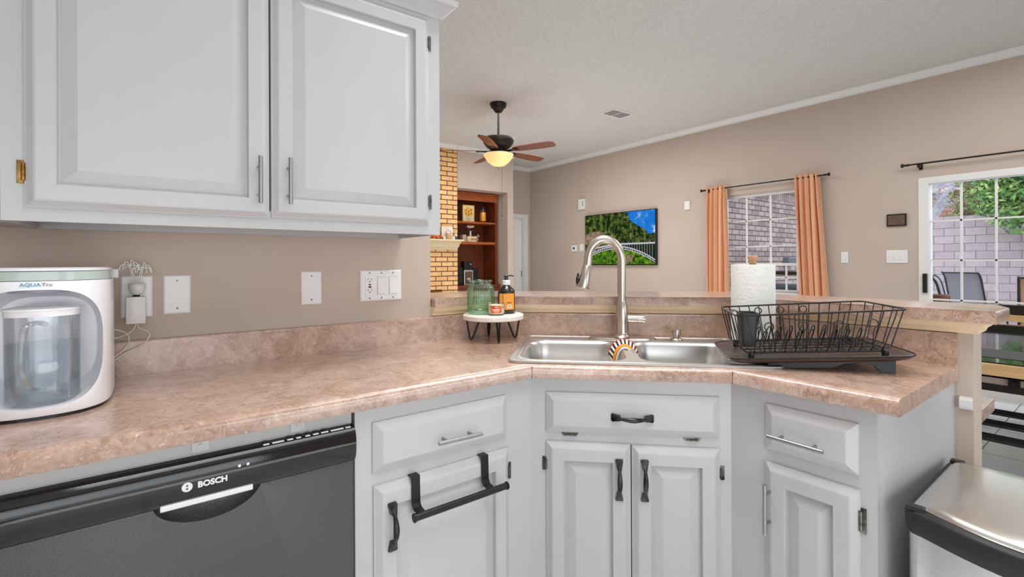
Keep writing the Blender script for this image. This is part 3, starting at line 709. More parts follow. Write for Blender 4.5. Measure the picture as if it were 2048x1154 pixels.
# plate dividers: small slanted loops, two rows
for row, y in enumerate((-.03, .065)):
    mb = MB()
    for i in range(9):
        x = -.135+.033*i
        mb.tube(spline([(x, y-.012, rk(x, .0)), (x+.004, y-.012, rk(x, .2)), (x+.012, y-.010, rk(x, .40)), (x+.021, y-.002, rk(x, .47)), (x+.027, y+.010, rk(x, .38)), (x+.022, y+.014, rk(x, .18)), (x+.016, y+.014, rk(x, 0))], 3), .0017, 6)
    mb.build('plate_divider', M['blackm'], dr, True)
# ring hooks for cups
def cup_hook(x, y, t0, r):
    mb = MB(); pts = [(x, y, rk(x, .0)), (x, y, rk(x, t0-.12))]
    for i in range(14):
        a = -PI/2+.35+(2*PI-.8)*i/13; pts.append((x+r*math.cos(a), y, rk(x, t0)+r+r*math.sin(a)))
    mb.tube(pts, .0018, 6); mb.build('cup_hook', M['blackm'], dr, True)
for x in (-.105, -.035, .035): cup_hook(x, .115, .78, .011)
for x in (-.115, -.02, .075, .165): cup_hook(x, -.075, .50, .013)
for x, y in ((-BX+.012, -BY), (BX-.012, -BY), (-BX+.012, BY), (BX-.012, BY)):
    z0 = tz(x)+.003; MB().lathe([(.0085, 0), (.0095, .016), (.0085, .021), (.003, .022)], (x, y, z0), 16).build('rubber_foot', M['black'], dr, True, 40)
mb = MB(); tp = rrect(-.045, -.030, .045, .030, .010, 4); rings = []
def T(p, s_, z): return [(x*s_-.172, y*s_-.045, z) for x, y in p]
z1 = rk(-.172, 1)-.001
rings = [T(rrect(-.026, -.040, .026, .040, .010, 4), s_, z) for s_, z in ((.72, z1-.105), (.78, z1-.104), (1, z1-.004), (1.06, z1-.003), (1.06, z1), (.97, z1), (.74, z1-.1))]
mb.loops(rings, True, True); mb.build('cutlery_cup', mat('charcoal_plastic', rgb(40, 40, 42), .45), dr, True, 40)
mb = MB()
for y in (-.058, -.03): mb.tube([(-.196, y, z1-.006), (-.202, y, z1+.004), (-.214, y, z1+.006), (-.221, y, z1-.002), (-.220, y, z1-.012)], .0022, 6)
mb.build('cup_clip', M['hinge'], dr, True)

# ------------------------------------------------------------------ water purifier
AX, AY = -.178, 1.380
aq = thing('water_purifier', 'white countertop water purifier at the left end of the worktop', 'water purifier', (AX, AY, CT))
M['gwhite'] = mat('glossy_white_plastic', rgb(236, 236, 240), .16)
def plan(hw, yf, yb, bow, n=64, ex=3.6):
    out = []
    for i in range(n):
        a = 2*PI*i/n; c, s_ = math.cos(a), math.sin(a)
        x = hw*math.copysign(abs(c)**(2/ex), c); t = math.copysign(abs(s_)**(2/ex), s_)
        y = (yf+yb)/2+(yb-yf)/2*t
        if t < 0: y -= bow*(1-(x/hw)**2)*(-t)
        out.append((x, y))
    return out
def ring3(p, z, s_=1): return [(x*s_, .17+(y-.17)*s_, z) for x, y in p]
P0 = plan(.116, .022, .33, .022)
mb = MB(); mb.loops([ring3(P0, .008, .985), ring3(P0, .014), ring3(P0, .24, .995), ring3(P0, .284, .985), ring3(P0, .287, .975)]); body = mb.build('housing', M['gwhite'], aq)
mb = MB(); rings = []
for y, s_ in ((-.06, 1.03), (.03, 1.0), (.09, .98), (.13, .93), (.145, .84)):
    rings.append([(.103*s_*math.copysign(abs(math.cos(a))**.62, math.cos(a)), y, .147+(.122 if math.sin(a) < 0 else .121)*s_*math.copysign(abs(math.sin(a))**.62, math.sin(a))) for a in [2*PI*i/64 for i in range(64)]])
mb.loops(rings); cut = mb.build('cut', M['gwhite'], None); cut.location = aq.location
boolean(body, cut); smoothed(body, 32)
MB().loops([ring3(P0, 0, .95), ring3(P0, .0085, .95)]).build('foot', M['black'], aq)
MB().loops([ring3(P0, .288, .98), ring3(P0, .306, .97), ring3(P0, .308, .955)]).build('tank_band', mat('pale_green_tank', rgb(178, 192, 186), .1), aq, True, 40)
MB().loops([ring3(P0, .3085, .975), ring3(P0, .312, .975), ring3(P0, .315, .93)]).build('lid', M['gwhite'], aq, True, 40)
mb = MB(); mb.box((.108, .27, .285), (.122, .30, .309), bev=.003); mb.build('lid_latch', M['gwhite'], aq)
tq = mat('teal_print', rgb(70, 160, 190), .5); tg = mat('grey_print', rgb(110, 112, 118), .5)
text('brand_lettering', 'AQUA', .0098, tq, aq, (-.0088, .0012, .2795), RP, .0005, .0001, 'CENTER', 1.12)
text('brand_lettering', 'Tru', .0098, tg, aq, (.0165, .0016, .2795), RP, .0005, .0, 'CENTER', 1.12)
MB().loops([[(x_*.055, .075+.05*y_, z_) for x_, y_ in [(math.cos(2*PI*i/28), math.sin(2*PI*i/28)) for i in range(28)]] for z_ in (.262, .268)]).build('nozzle', mat('grey_nozzle', rgb(150, 150, 160), .4), aq, True)
jg = thing('water_pitcher', 'clear water carafe with a white lid standing in the purifier', 'pitcher', (AX+.003, AY+.066, CT+.0265))
def jp(hw, z, d=.056): return [(hw*math.copysign(abs(math.cos(a))**.75, math.cos(a)), d*math.copysign(abs(math.sin(a))**.8, math.sin(a)), z) for a in [2*PI*i/48 for i in range(48)]]
mb = MB(); mb.loops([jp(.055, .001, .050), jp(.0595, .006, .054), jp(.060, .10), jp(.0605, .198), jp(.0585, .198, .0545), jp(.058, .10, .0545), jp(.057, .010, .053)]); mb.build('body', M['clear'], jg, True, 50)
mb = MB(); mb.loops([jp(.0565, .0105, .0525), jp(.0575, .05, .054), jp(.0577, .126, .0542)]); mb.build('water', M['water'], jg, True, 50)
mb = MB(); mb.loops([jp(.0605, .186, .057), jp(.061, .1985, .0585), jp(.063, .199, .060), jp(.063, .202, .060), jp(.036, .207, .034)]); mb.build('lid', M['gwhite'], jg, True, 40)
hpts = spline([(.010, -.054, .170), (-.004, -.078, .176), (-.016, -.096, .164), (-.020, -.100, .115), (-.018, -.100, .075), (-.008, -.090, .046), (.006, -.055, .034)], 5)
mb = MB(); mb.tube(hpts, .0065, 12, flat=.7); mb.build('handle', M['clear'], jg, True, 60)
# ------------------------------------------------------------------ wall plates on the kitchen wall (face y = 1.8)
def plate(name, label, cat, x0, z0, x1, z1, y=1.8, th=.006):
    t = thing(name, label, cat, ((x0+x1)/2, y, (z0+z1)/2)); hw, hh = (x1-x0)/2, (z1-z0)/2
    mb = MB(); rs = []
    for ins, yy in ((0, 0), (0, -.003), (.004, -th), (.006, -th)): rs.append([(-hw+ins, yy, -hh+ins), (hw-ins, yy, -hh+ins), (hw-ins, yy, hh-ins), (-hw+ins, yy, hh-ins)])
    mb.loops(rs); mb.build('cover', M['plate'], t); return t
def screws(t, pts, y=-.006):
    for x, z in pts:
        mb = MB(); mb.tube([(x, y+.001, z), (x, y-.001, z)], .0028, 12); mb.box((x-.0004, y-.0014, z-.0024), (x+.0004, y-.0009, z+.0024), 1); mb.build('screw', [M['hinge'], M['dark']], t, True, 40)
def recept(t, x, z):
    mb = MB(); mb.box((x-.017, -.0085, z-.0135), (x+.017, -.006, z+.0135), bev=.001); o = mb.build('receptacle', M['plate'], t)
    mb = MB(); mb.box((x-.0075, -.0088, z), (x-.006, -.0083, z+.008)); mb.box((x+.006, -.0088, z), (x+.0075, -.0083, z+.008)); mb.tube([(x, -.0088, z-.006), (x, -.0083, z-.006)], .0024, 10); mb.build('slots', M['dark'], o)
p = plate('wall_outlet', 'white outlet plate with charger and palm night light plugged in', 'outlet', -.056, 1.083, .018, 1.205); recept(p, 0, .022); recept(p, 0, -.022)
p = plate('wall_plate', 'white blank wall plate right of the plugged-in charger', 'wall plate', .044, 1.087, .113, 1.205); screws(p, ((0, .042), (0, -.042)))
p = plate('wall_plate', 'white blank wall plate left of the three-gang switch plate', 'wall plate', .436, 1.093, .505, 1.211); screws(p, ((0, .042), (0, -.042)))
p = plate('switch_plate', 'white three-gang plate with one outlet and two rocker switches', 'switch', .646, 1.094, .812, 1.211)
screws(p, [(x, z) for x in (-.047, 0, .047) for z in (.048, -.048)])
mb = MB(); mb.box((-.064, -.0078, -.034), (-.030, -.006, .034), bev=.0008); o = mb.build('outlet_face', M['plate'], p)
mb = MB()
for z in (.020, -.020):
    mb.box((-.0545, -.0084, z), (-.053, -.0077, z+.008)); mb.box((-.0415, -.0084, z), (-.040, -.0077, z+.008)); mb.tube([(-.047, -.0084, z-.005), (-.047, -.0077, z-.005)], .0024, 10)
mb.box((-.0525, -.0088, -.0075), (-.0415, -.0077, -.002)); mb.build('slots', M['dark'], o)
MB().box((-.0525, -.0088, .002), (-.0415, -.0077, .0065)).build('reset_button', mat('red_brown_button', rgb(110, 50, 40), .5), o)
for x in (.0, .047):
    MB().box((x-.017, -.0068, -.034), (x+.017, -.006, .034)).build('switch_surround', mat('shadow_line_plastic', rgb(200, 200, 200), .4), p)
    mb = MB(); mb.loops([[(x-.0155, -.0066, -.032), (x+.0155, -.0066, -.032), (x+.0155, -.0066, .032), (x-.0155, -.0066, .032)], [(x-.0155, -.0105, -.032), (x+.0155, -.0105, -.032), (x+.0155, -.0072, .032), (x-.0155, -.0072, .032)]]); mb.build('rocker', M['plate'], p)
# charger and night light
ch = thing('power_adapter', 'white power adapter plugged into the outlet, cord hanging to the purifier', 'charger', (-.020, 1.7915, 1.103))
mb = MB(); mb.box((-.024, -.032, -.036), (.022, 0, .042), bev=.004); mb.build('housing', M['plate'], ch, True, 40)
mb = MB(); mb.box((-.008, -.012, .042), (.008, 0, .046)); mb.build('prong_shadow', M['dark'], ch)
mb = MB()
mb.tube(spline([(.004, -.016, -.036), (.006, -.016, -.05), (.03, -.018, -.066), (.018, -.022, -.095), (-.02, -.03, -.115), (-.07, -.05, -.145), (-.11, -.07, -.155)], 8), .0019, 8)
mb.tube(spline([(.0, -.017, -.036), (-.012, -.02, -.058), (-.045, -.03, -.072), (-.068, -.04, -.055), (-.05, -.04, -.047), (-.022, -.03, -.062), (-.018, -.026, -.088), (-.04, -.035, -.118), (-.09, -.07, -.142)], 8), .0019, 8)
mb.build('cord', mat('white_cord', rgb(222, 216, 208), .5), ch, True, 60)
nl = thing('night_light', 'clear palm-tree night light plugged into the top of the outlet', 'night light', (-.018, 1.7915, 1.172))
pc = glass('frosted_clear_plastic', (.86, .9, .88, 1), .15, .75, .25)
MB().lathe([(.006, -.022), (.016, -.016), (.020, -.004), (.0205, .008), (.018, .011)], (0, -.018, 0), 24).build('pot', noisy('translucent_white', rgb(214, 218, 216), rgb(232, 234, 232), 30, .2), nl, True, 50)
mb = MB()
def frond(c, dx, h):
    mb.tube(spline([c, (c[0]+dx*.45, c[1]-.002, c[2]+h), (c[0]+dx*.85, c[1]-.003, c[2]+h*.4), (c[0]+dx, c[1]-.003, c[2]-.012)], 5), .0013, 6)
for cx, cz in ((-.016, .062), (.012, .054)):
    for q in (-.0022, .0022): mb.tube(spline([(q-.002 if cx < 0 else q+.006, -.018, .008), (cx*.6+q, -.018, cz*.55), (cx+q*.6, -.018, cz)], 5), .0011, 6)
    for dx, h in ((-.024, .004), (-.016, .012), (.010, .018), (.022, .010), (.020, .002), (-.012, -.004)): frond((cx, -.018, cz), dx, h)
mb.build('palm_outline', mat('edge_lit_acrylic', rgb(232, 238, 230), .15), nl, True, 60)

# ------------------------------------------------------------------ waste bin
bn = thing('waste_bin', 'brushed steel waste bin with a black rim standing beside the end cabinet', 'bin', (1.428, .352, 0)); bn.scale = (1, 1, 1.046)
W_, Dp = .45, .44    # local: x away from camera (+X), y toward -Y
def bplan(ins=0, bow=.055):
    out = []
    x0, x1, y1, y0 = 0+ins, W_-ins, 0-ins, -Dp+ins; r = .03
    for i in range(7):
        a = math.radians(90+90*i/6); out.append((x0+r+r*math.cos(a), y1-r+r*math.sin(a)))
    for i in range(1, 14):
        t = i/14; y = y1-r+(y0+r-(y1-r))*t; out.append((x0-bow*math.sin(PI*t), y))
    for i in range(7):
        a = math.radians(180+90*i/6); out.append((x0+r+r*math.cos(a), y0+r+r*math.sin(a)))
    for cx, cy, a0 in ((x1-r, y0+r, 270), (x1-r, y1-r, 0)):
        for i in range(7):
            a = math.radians(a0+90*i/6); out.append((cx+r*math.cos(a), cy+r*math.sin(a)))
    return out
def bl_(ins, z): return [(x, y, z) for x, y in bplan(ins)]
MB().loops([bl_(.004, .02), bl_(.004, .575)]).build('body', M['steel'], bn, True, 40)
MB().loops([bl_(.006, 0), bl_(.001, .004), bl_(.001, .022)]).build('base_ring', M['black'], bn, True, 40)
M['rimblack'] = noisy('matte_black_rim', rgb(30, 30, 31), rgb(40, 40, 41), 90, .5)
MB().loops([bl_(.002, .572), bl_(-.002, .580), bl_(-.003, .618), bl_(.003, .626), bl_(.010, .627)]).build('rim', M['rimblack'], bn, True, 50)
MB().loops([bl_(.012, .620), bl_(.012, .629), bl_(.020, .634), bl_(.035, .636), bl_(.08, .637)]).build('lid', noisy('lid_steel', rgb(218, 217, 215), rgb(228, 227, 225), 40, .22, (1, 14, 1), metal=1), bn, True, 50)
for y in (-.018, ): MB().box((.002, y-.02, .624), (.024, y+.014, .634), bev=.003).build('lid_hinge', M['rimblack'], bn)
MB().box((W_-.028, -.034, .624), (W_-.004, -.004, .634), bev=.003).build('lid_hinge', M['rimblack'], bn)

# ------------------------------------------------------------------ living room wall (x = 6): window, curtains, door
def XB(mb, y0, y1, z0, z1, x0, x1, mi=0): mb.box((x0, y0, z0), (x1, y1, z1), mi)
mb = MB()
XB(mb, 2.43, 2.475, .86, 2.08, 6.05, 6.11); XB(mb, 3.33, 3.37, .86, 2.08, 6.05, 6.11); XB(mb, 2.475, 3.33, 2.045, 2.08, 6.05, 6.11); XB(mb, 2.475, 3.33, .86, .89, 6.05, 6.11)
XB(mb, 2.475, 3.33, 1.18, 1.212, 6.06, 6.105)
for y in (2.779, 3.073): XB(mb, y-.0075, y+.0075, 1.212, 2.045, 6.07, 6.09)
for y in (2.60, 3.073): XB(mb, y-.0075, y+.0075, .89, 1.18, 6.07, 6.09)
for z in (1.745, 1.42, 1.04): XB(mb, 2.475, 3.33, z-.0075, z+.0075, 6.07, 6.09)
win = mb.build('window_1', M['trimw']); struct(win)
MB().box((6.079, 2.475, .89), (6.082, 3.33, 2.045)).build('glass', M['glass'], win)
MB().box((5.965, 2.40, .835), (6.05, 3.40, .86), bev=.004).build('window_sill', M['trimw'], win)
mb = MB()
XB(mb, 1.27, 1.345, 0, 2.035, 5.99, 6.13); XB(mb, -.55, 1.27, 1.975, 2.035, 5.99, 6.13); XB(mb, -.55, 1.27, 0, .10, 5.99, 6.13); XB(mb, -.55, -.47, .1, 1.975, 5.99, 6.13)
for y in (1.047, .815, .585, .355, .12): XB(mb, y-.0075, y+.0075, .1, 1.975, 6.05, 6.075)
for z in (1.612, 1.237, .86, .485): XB(mb, -.47, 1.27, z-.0075, z+.0075, 6.05, 6.075)
dr1 = mb.build('door_1', M['trimw']); struct(dr1)
MB().box((6.061, -.47, .1), (6.064, 1.27, 1.975)).build('glass', M['glass'], dr1)
mb = MB(); mb.box((5.962, 1.278, .925), (5.99, 1.312, 1.11), bev=.005); mb.build('door_handle', M['black'], dr1)
# far doorway
mb = MB(); mb.box((5.845, 7.285, 0), (5.935, 7.30, 2.09)); mb.box((5.10, 7.285, 2.09), (5.935, 7.30, 2.16)); mb.box((5.10, 7.3, 2.075), (5.845, 7.42, 2.09)); mb.box((5.83, 7.3, 0), (5.845, 7.42, 2.075))
d2 = mb.build('door_2', M['trimw']); struct(d2)
mb = MB(); panel_mesh(mb, 5.10, .01, 5.829, 2.07, [(0, 0), (0, -.035), (.11, -.035), (.12, -.028), (.15, -.028), (.17, -.033)], 7.40); lf = mb.build('door_leaf', mat('white_door_paint', rgb(236, 236, 236), .4), d2)
mb = MB(); mb.box((5.822, 7.352, .95), (5.832, 7.372, 1.07)); mb.build('door_latch', M['hinge'], d2)

def curtain(name, label, y0t, y1t, y0b, y1b, zt, zb, waves, x=5.925):
    mb = MB(); n = 90; rows = 14; vs = []
    for j in range(rows+1):
        t = j/rows; z = (zt+.035 if j == 0 else zt+(zb-zt)*(t-1/rows)*rows/(rows-1)); row = []
        for i in range(n+1):
            s_ = i/n; y = (y0t+(y0b-y0t)*t)+((y1t-y0t)+((y1b-y0b)-(y1t-y0t))*t)*s_
            am = .010+.020*min(1, t*6)
            ph = waves*2*PI*(s_+.03*math.sin(5*s_+2*t))
            row.append(mb.v((x+am*math.sin(ph)+.35*am*math.sin(2.3*ph+1), y+.006*math.sin(ph*.5+4*t), z+(.008*math.sin(3*ph) if j == 0 else 0))))
        vs.append(row)
    for j in range(rows):
        for i in range(n): mb.f([vs[j][i], vs[j][i+1], vs[j+1][i+1], vs[j+1][i]])
    o = mb.build(name, M['fabric'], None, True, 80); md = o.modifiers.new('thick', 'SOLIDIFY'); md.thickness = .004
    c = Vector((x, (y0t+y1t)/2, zb)); shift(o, c); o.location = c
    return tag(o, label, 'curtain', 'curtains at the living room window')
curtain('curtain', 'peach curtain panel on the left side of the window', 3.25, 3.52, 3.22, 3.54, 2.178, .06, 5)
curtain('curtain', 'peach curtain panel on the right side of the window', 2.19, 2.44, 2.06, 2.37, 2.178, .06, 5)
def rod(label, y0, y1, z, brackets):
    t = thing('curtain_rod', label, 'curtain rod', (5.925, (y0+y1)/2, z)); h = (y1-y0)/2
    MB().tube([(0, -h, 0), (0, h, 0)], .008, 12).build('rod', M['bronze'], t, True, 50)
    for s_ in (-1, 1):
        mb = MB(); pr2 = [(.009, 0), (.014, .006), (.009, .014), (.013, .022), (.008, .032), (.012, .04), (.020, .05), (.021, .058), (.012, .064)]
        mb.lathe(pr2, n=16); 
        for v in mb.bm.verts: v.co = Vector((v.co.x, s_*(h+v.co.z), v.co.y))
        mb.build('finial', M['bronze'], t, True, 50)
    for y in brackets:
        mb = MB(); mb.box((-.012, y-.012, -.035), (.012, y+.012, -.007)); mb.box((.012, y-.006, -.03), (.066, y+.006, -.018)); mb.box((.066, y-.014, -.05), (.0745, y+.014, .01)); mb.build('bracket', M['bronze'], t)
    return t
rod('dark bronze curtain rod above the peach curtains', 2.145, 3.55, 2.178, (-.63, .64))
rod('dark bronze curtain rod above the sliding glass door, without curtains', -.75, 1.40, 2.165, (-.8, 1.0))

# wall fittings on x = 6 (face toward -x)
def wplate(name, label, cat, y0, y1, z0, z1, th=.008, m=None, bev=.003):
    t = thing(name, label, cat, (6.0, (y0+y1)/2, (z0+z1)/2)); mb = MB(); mb.box((-th, (y0-y1)/2, (z0-z1)/2), (0, (y1-y0)/2, (z1-z0)/2), bev=bev); mb.build('cover', m or M['plate'], t); return t
t = wplate('speaker_box', 'small white louvred box on the wall above and left of the television', 'chime', 5.815, 5.945, 2.135, 2.315, .04)
mb = MB(); [mb.box((-.042, -.052, z), (-.040, -.035, z+.016)) for z in (-.03, 0, .03)]; mb.build('grille', M['dark'], t)
wplate('wall_sensor', 'small white rectangular sensor high on the wall between television and window', 'sensor', 3.815, 3.898, 1.956, 2.072, .02)
t = wplate('thermostat', 'small white thermostat with a dark screen left of the television', 'thermostat', 6.01, 6.13, 1.42, 1.532, .025)
MB().box((-.027, -.02, -.018), (-.025, .02, .018)).build('screen', M['dark'], t)
t = wplate('switch_plate', 'single white switch plate close to the left edge of the television', 'switch', 5.852, 5.945, 1.425, 1.545)
MB().box((-.012, -.017, -.033), (-.008, .017, .033)).build('rocker', M['plate'], t)
t = wplate('switch_plate', 'single white switch plate between the curtain and the sliding door', 'switch', 1.936, 2.005, 1.213, 1.332)
MB().box((-.012, -.017, -.033), (-.008, .017, .033)).build('rocker', M['plate'], t)
t = wplate('switch_plate', 'white three-gang switch plate left of the sliding glass door', 'switch', 1.43, 1.603, 1.212, 1.342)
for y in (-.046, 0, .046): MB().box((-.012, y-.017, -.033), (-.008, y+.017, .033), bev=.001).build('rocker', M['plate'], t)
t = wplate('wall_plaque', 'dark brown framed plaque above the three-gang switch near the sliding door', 'plaque', 1.437, 1.596, 1.58, 1.703, .02, mat('dark_brown_frame', rgb(44, 28, 24), .35))
MB().box((-.0215, -.066, -.047), (-.0195, .066, .047)).build('plaque_face', noisy('brown_plaque_face', rgb(92, 72, 62), rgb(116, 94, 82), 60, .4), t)
mb = MB()
for i, (a, b) in enumerate(((-.05, .05), (-.055, .04), (-.045, .05), (-.05, .03))): mb.box((-.0222, a, .026-.018*i), (-.0213, b, .030-.018*i))
mb.build('faint_lines', mat('faint_engraving', rgb(70, 52, 46), .5), t)

# television
tv = thing('television', 'flat television on the living room wall showing a bridge in a green valley', 'television', (5.95, 5.06, 1.60))
TW, TH = 1.425, .835
MB().box((0, -TW/2, -TH/2), (.045, TW/2, TH/2), bev=.004).build('case', M['black'], tv)
def em_noise(name, stops, scale, strength=1.0, dist=0, det=6):
    m = emis(name, (1, 1, 1, 1), strength); t = m.node_tree; e = t.nodes['Emission']; k = NT(m); v = k.coord(); k.l(k.ramp(k.noise(v, scale, det, .7, dist), stops), e.inputs[0]); return m
SX = -.0015
def scr(a, b, d): return (SX-d, TW/2-.012-a*(TW-.024), TH/2-.012-b*(TH-.03))
sky = em_noise('screen_sky', [(.35, rgb(14, 100, 200)), (.55, rgb(40, 130, 220)), (.62, rgb(220, 226, 240)), (.8, rgb(250, 250, 255))], 2.4, .95)
MB().loops([[scr(0, 0, 0), scr(1, 0, 0), scr(1, 1, 0), scr(0, 1, 0)], [scr(0, 0, -.002), scr(1, 0, -.002), scr(1, 1, -.002), scr(0, 1, -.002)]]).build('screen', sky, tv)
def pic(name, pts, d, m):
    mb = MB(); mb.f([mb.v(scr(a, b, d)) for a, b in pts]); return mb.build(name, m, tv)
fst = em_noise('screen_forest', [(.36, rgb(8, 18, 10)), (.47, rgb(38, 56, 26)), (.56, rgb(88, 104, 44)), (.68, rgb(150, 150, 96))], 13, .85)
pic('screen_image', [(0, 0), (.60, 0), (.645, .03), (.66, .14), (.72, .22), (.80, .29), (.88, .36), (.915, .44), (.95, .44), (1, .42), (1, 1), (0, 1)], .0006, fst)
rk_ = em_noise('screen_rock', [(.3, rgb(60, 52, 46)), (.5, rgb(150, 128, 110)), (.65, rgb(196, 160, 120)), (.8, rgb(220, 206, 190))], 18, .8)
pic('screen_image', [(0, .40), (.10, .34), (.24, .33), (.34, .44), (.45, .50), (.40, .60), (.2, .56), (.05, .60), (0, .6)], .0009, rk_)
dk = em_noise('screen_gorge', [(.35, rgb(14, 20, 14)), (.6, rgb(44, 60, 36))], 14, .8)
pic('screen_image', [(.55, .62), (1, .60), (1, .92), (.8, .76), (.66, .69)], .0009, dk)
bs = em_noise('screen_bushes', [(.38, rgb(14, 30, 10)), (.5, rgb(70, 116, 26)), (.64, rgb(140, 170, 56))], 15, .9)
pic('screen_image', [(0, .92), (.12, .78), (.3, .72), (.5, .70), (.7, .74), (.85, .82), (.93, .92), (1, 1), (0, 1)], .0011, bs)
pic('screen_image', [(.58, .96), (.64, .84), (.69, .80), (.72, .86), (.68, .97)], .0013, rk_)
brc = emis('screen_bridge_steel', rgb(206, 200, 216), .9)
mb = MB()
def stroke(pts, wd, d=.0016):
    for (a, b), (c, e) in zip(pts, pts[1:]):
        q = Vector((c-a, (e-b)*TH/TW)).normalized(); nx_, ny_ = -q.y*wd, q.x*wd*TW/TH
        mb.f([mb.v(scr(a+nx_, b+ny_, d)), mb.v(scr(c+nx_, e+ny_, d)), mb.v(scr(c-nx_, e-ny_, d)), mb.v(scr(a-nx_, b-ny_, d))])
deckf = lambda a: .61+.30*max(0, .55-a)**1.6
archf = lambda a: .655+.95*(a-.47)**2
stroke([(i/30, deckf(i/30)) for i in range(2, 31)], .009)
stroke([(i/30, archf(i/30)) for i in range(0, 31)], .0055); stroke([(i/30, archf(i/30)+.045) for i in range(0, 31)], .0035)
for i in range(1, 30):
    a = i/30; stroke([(a, archf(a)), (a+.017, archf(a+.017)+.045)], .002); stroke([(a+.017, archf(a+.017)), (a, archf(a)+.045)], .002)
    if a > .56 or a < .3: stroke([(a, deckf(a)), (a, archf(a))], .0016)
mb.build('screen_image', brc, tv)
mb = MB()
for i in range(22): stroke([(.42+.0265*i, deckf(.42+.0265*i)), (.42+.0265*i, deckf(.42+.0265*i)-.07)], .0010)
stroke([(.40, deckf(.4)-.07), (.99, .54)], .0016); mb.build('screen_image', emis('screen_railing', rgb(70, 72, 78), .8), tv)

# ------------------------------------------------------------------ ceiling vent and fan
vt = thing('ceiling_vent', 'white louvred air vent in the living room ceiling', 'vent', (4.62, 3.93, CZ), 0)
mb = MB(); mb.holed(rrect(-.19, -.12, .19, .12, .004, 2), [rrect(-.16, -.09, -.006, .09, .003, 2), rrect(.006, -.09, .16, .09, .003, 2)], -.012, 0); mb.build('frame', M['trimw'], vt)
mb = MB()
for i in range(9):
    y = -.08+.02*i
    for x0, x1 in ((-.16, -.006), (.006, .16)): mb.loops([[(x0, y, -.002), (x0, y+.012, -.010), (x0, y+.013, -.009), (x0, y+.001, -.001)], [(x1, y, -.002), (x1, y+.012, -.010), (x1, y+.013, -.009), (x1, y+.001, -.001)]])
mb.build('louvres', mat('grey_louvre', rgb(150, 150, 150), .5), vt)
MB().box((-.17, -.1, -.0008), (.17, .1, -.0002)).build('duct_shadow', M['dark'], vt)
fn = thing('ceiling_fan', 'dark bronze ceiling fan with five wooden blades and a lit amber bowl lamp', 'ceiling fan', (3.235, 4.50, CZ), 0)
MB().lathe([(.095, 0), (.096, -.02), (.085, -.05), (.055, -.085), (.035, -.105), (.02, -.108)], n=32).build('canopy', M['bronze'], fn, True, 40)
MB().tube([(0, 0, -.10), (0, 0, -.38)], .017, 14).build('downrod', M['bronze'], fn, True, 50)
MB().lathe([(.03, -.37), (.10, -.385), (.178, -.402), (.182, -.42), (.17, -.46), (.14, -.50), (.10, -.53), (.09, -.555), (.06, -.56)], n=40).build('motor', M['bronze'], fn, True, 40)
for i in range(5):
    a = -.6497+math.radians(-30+72*i)
    mb = MB(); mb.T = Matrix.Rotation(a, 4, 'Z') @ Matrix.Translation((0, 0, -.548)) @ Matrix.Rotation(math.radians(-13), 4, 'X')
    out = [(.20, -.045), (.30, -.062), (.50, -.070), (.66, -.068), (.705, -.045), (.71, 0), (.705, .045), (.66, .066), (.50, .068), (.30, .060), (.20, .045)]
    mb.prism(out, -.004, .004); bl2 = mb.build('blade', M['bamboo'], fn)
    mb = MB(); mb.T = Matrix.Rotation(a, 4, 'Z') @ Matrix.Translation((0, 0, -.551))
    mb.tube([(.085, 0, -.0), (.13, .012, -.006), (.18, .020, -.004), (.24, .018, -.006)], .007, 8); mb.tube([(.085, 0, 0), (.13, -.012, -.006), (.18, -.020, -.002), (.24, -.018, .0)], .007, 8); mb.box((.20, -.03, -.008), (.26, .03, -.005)); mb.build('blade_arm', M['bronze'], bl2, True, 40)
m = bpy.data.materials.new('amber_lamp_glass'); m.use_nodes = True; k = NT(m); k.b.inputs['Base Color'].default_value = rgb(246, 222, 176); k.b.inputs['Roughness'].default_value = .35
k.b.inputs['Emission Color'].default_value = rgb(255, 220, 150); k.b.inputs['Emission Strength'].default_value = .35; M['amberlamp'] = m
tl = k.n('ShaderNodeBsdfTranslucent'); tl.inputs[0].default_value = rgb(255, 226, 170); mxs = k.n('ShaderNodeMixShader'); mxs.inputs[0].default_value = .12
k.l(k.b.outputs[0], mxs.inputs[1]); k.l(tl.outputs[0], mxs.inputs[2]); k.l(mxs.outputs[0], k.t.nodes['Material Output'].inputs[0])
MB().lathe([(.168, -.585), (.172, -.588), (.160, -.62), (.125, -.67), (.075, -.71), (.02, -.725), (.015, -.722), (.07, -.705), (.12, -.664), (.154, -.617), (.164, -.588)], n=40).build('bowl_shade', M['amberlamp'], fn, True, 50)
MB().lathe([(.10, -.56), (.166, -.578), (.168, -.584), (.10, -.586)], n=32).build('lamp_fitter', M['bronze'], fn, True, 40)
MB().lathe([(.012, -.722), (.022, -.728), (.014, -.74), (.010, -.748), (.004, -.765)], n=18).build('finial', M['nickel'], fn, True, 40)
MB().tube([(.03, -.02, -.73), (.03, -.02, -1.28)], .0014, 6).build('pull_chain', M['bronze'], fn)
MB().sphere((.03, -.02, -1.29), .008, 10, 6).build('chain_weight', M['bronze'], fn, True)
l = bpy.data.lights.new('fan_bulb', 'POINT'); l.energy = 18; l.color = (1, .72, .38); l.shadow_soft_size = .05
o = bpy.data.objects.new('fan_bulb', l); COL.objects.link(o); o.location = (0, 0, -.60); o.parent = fn

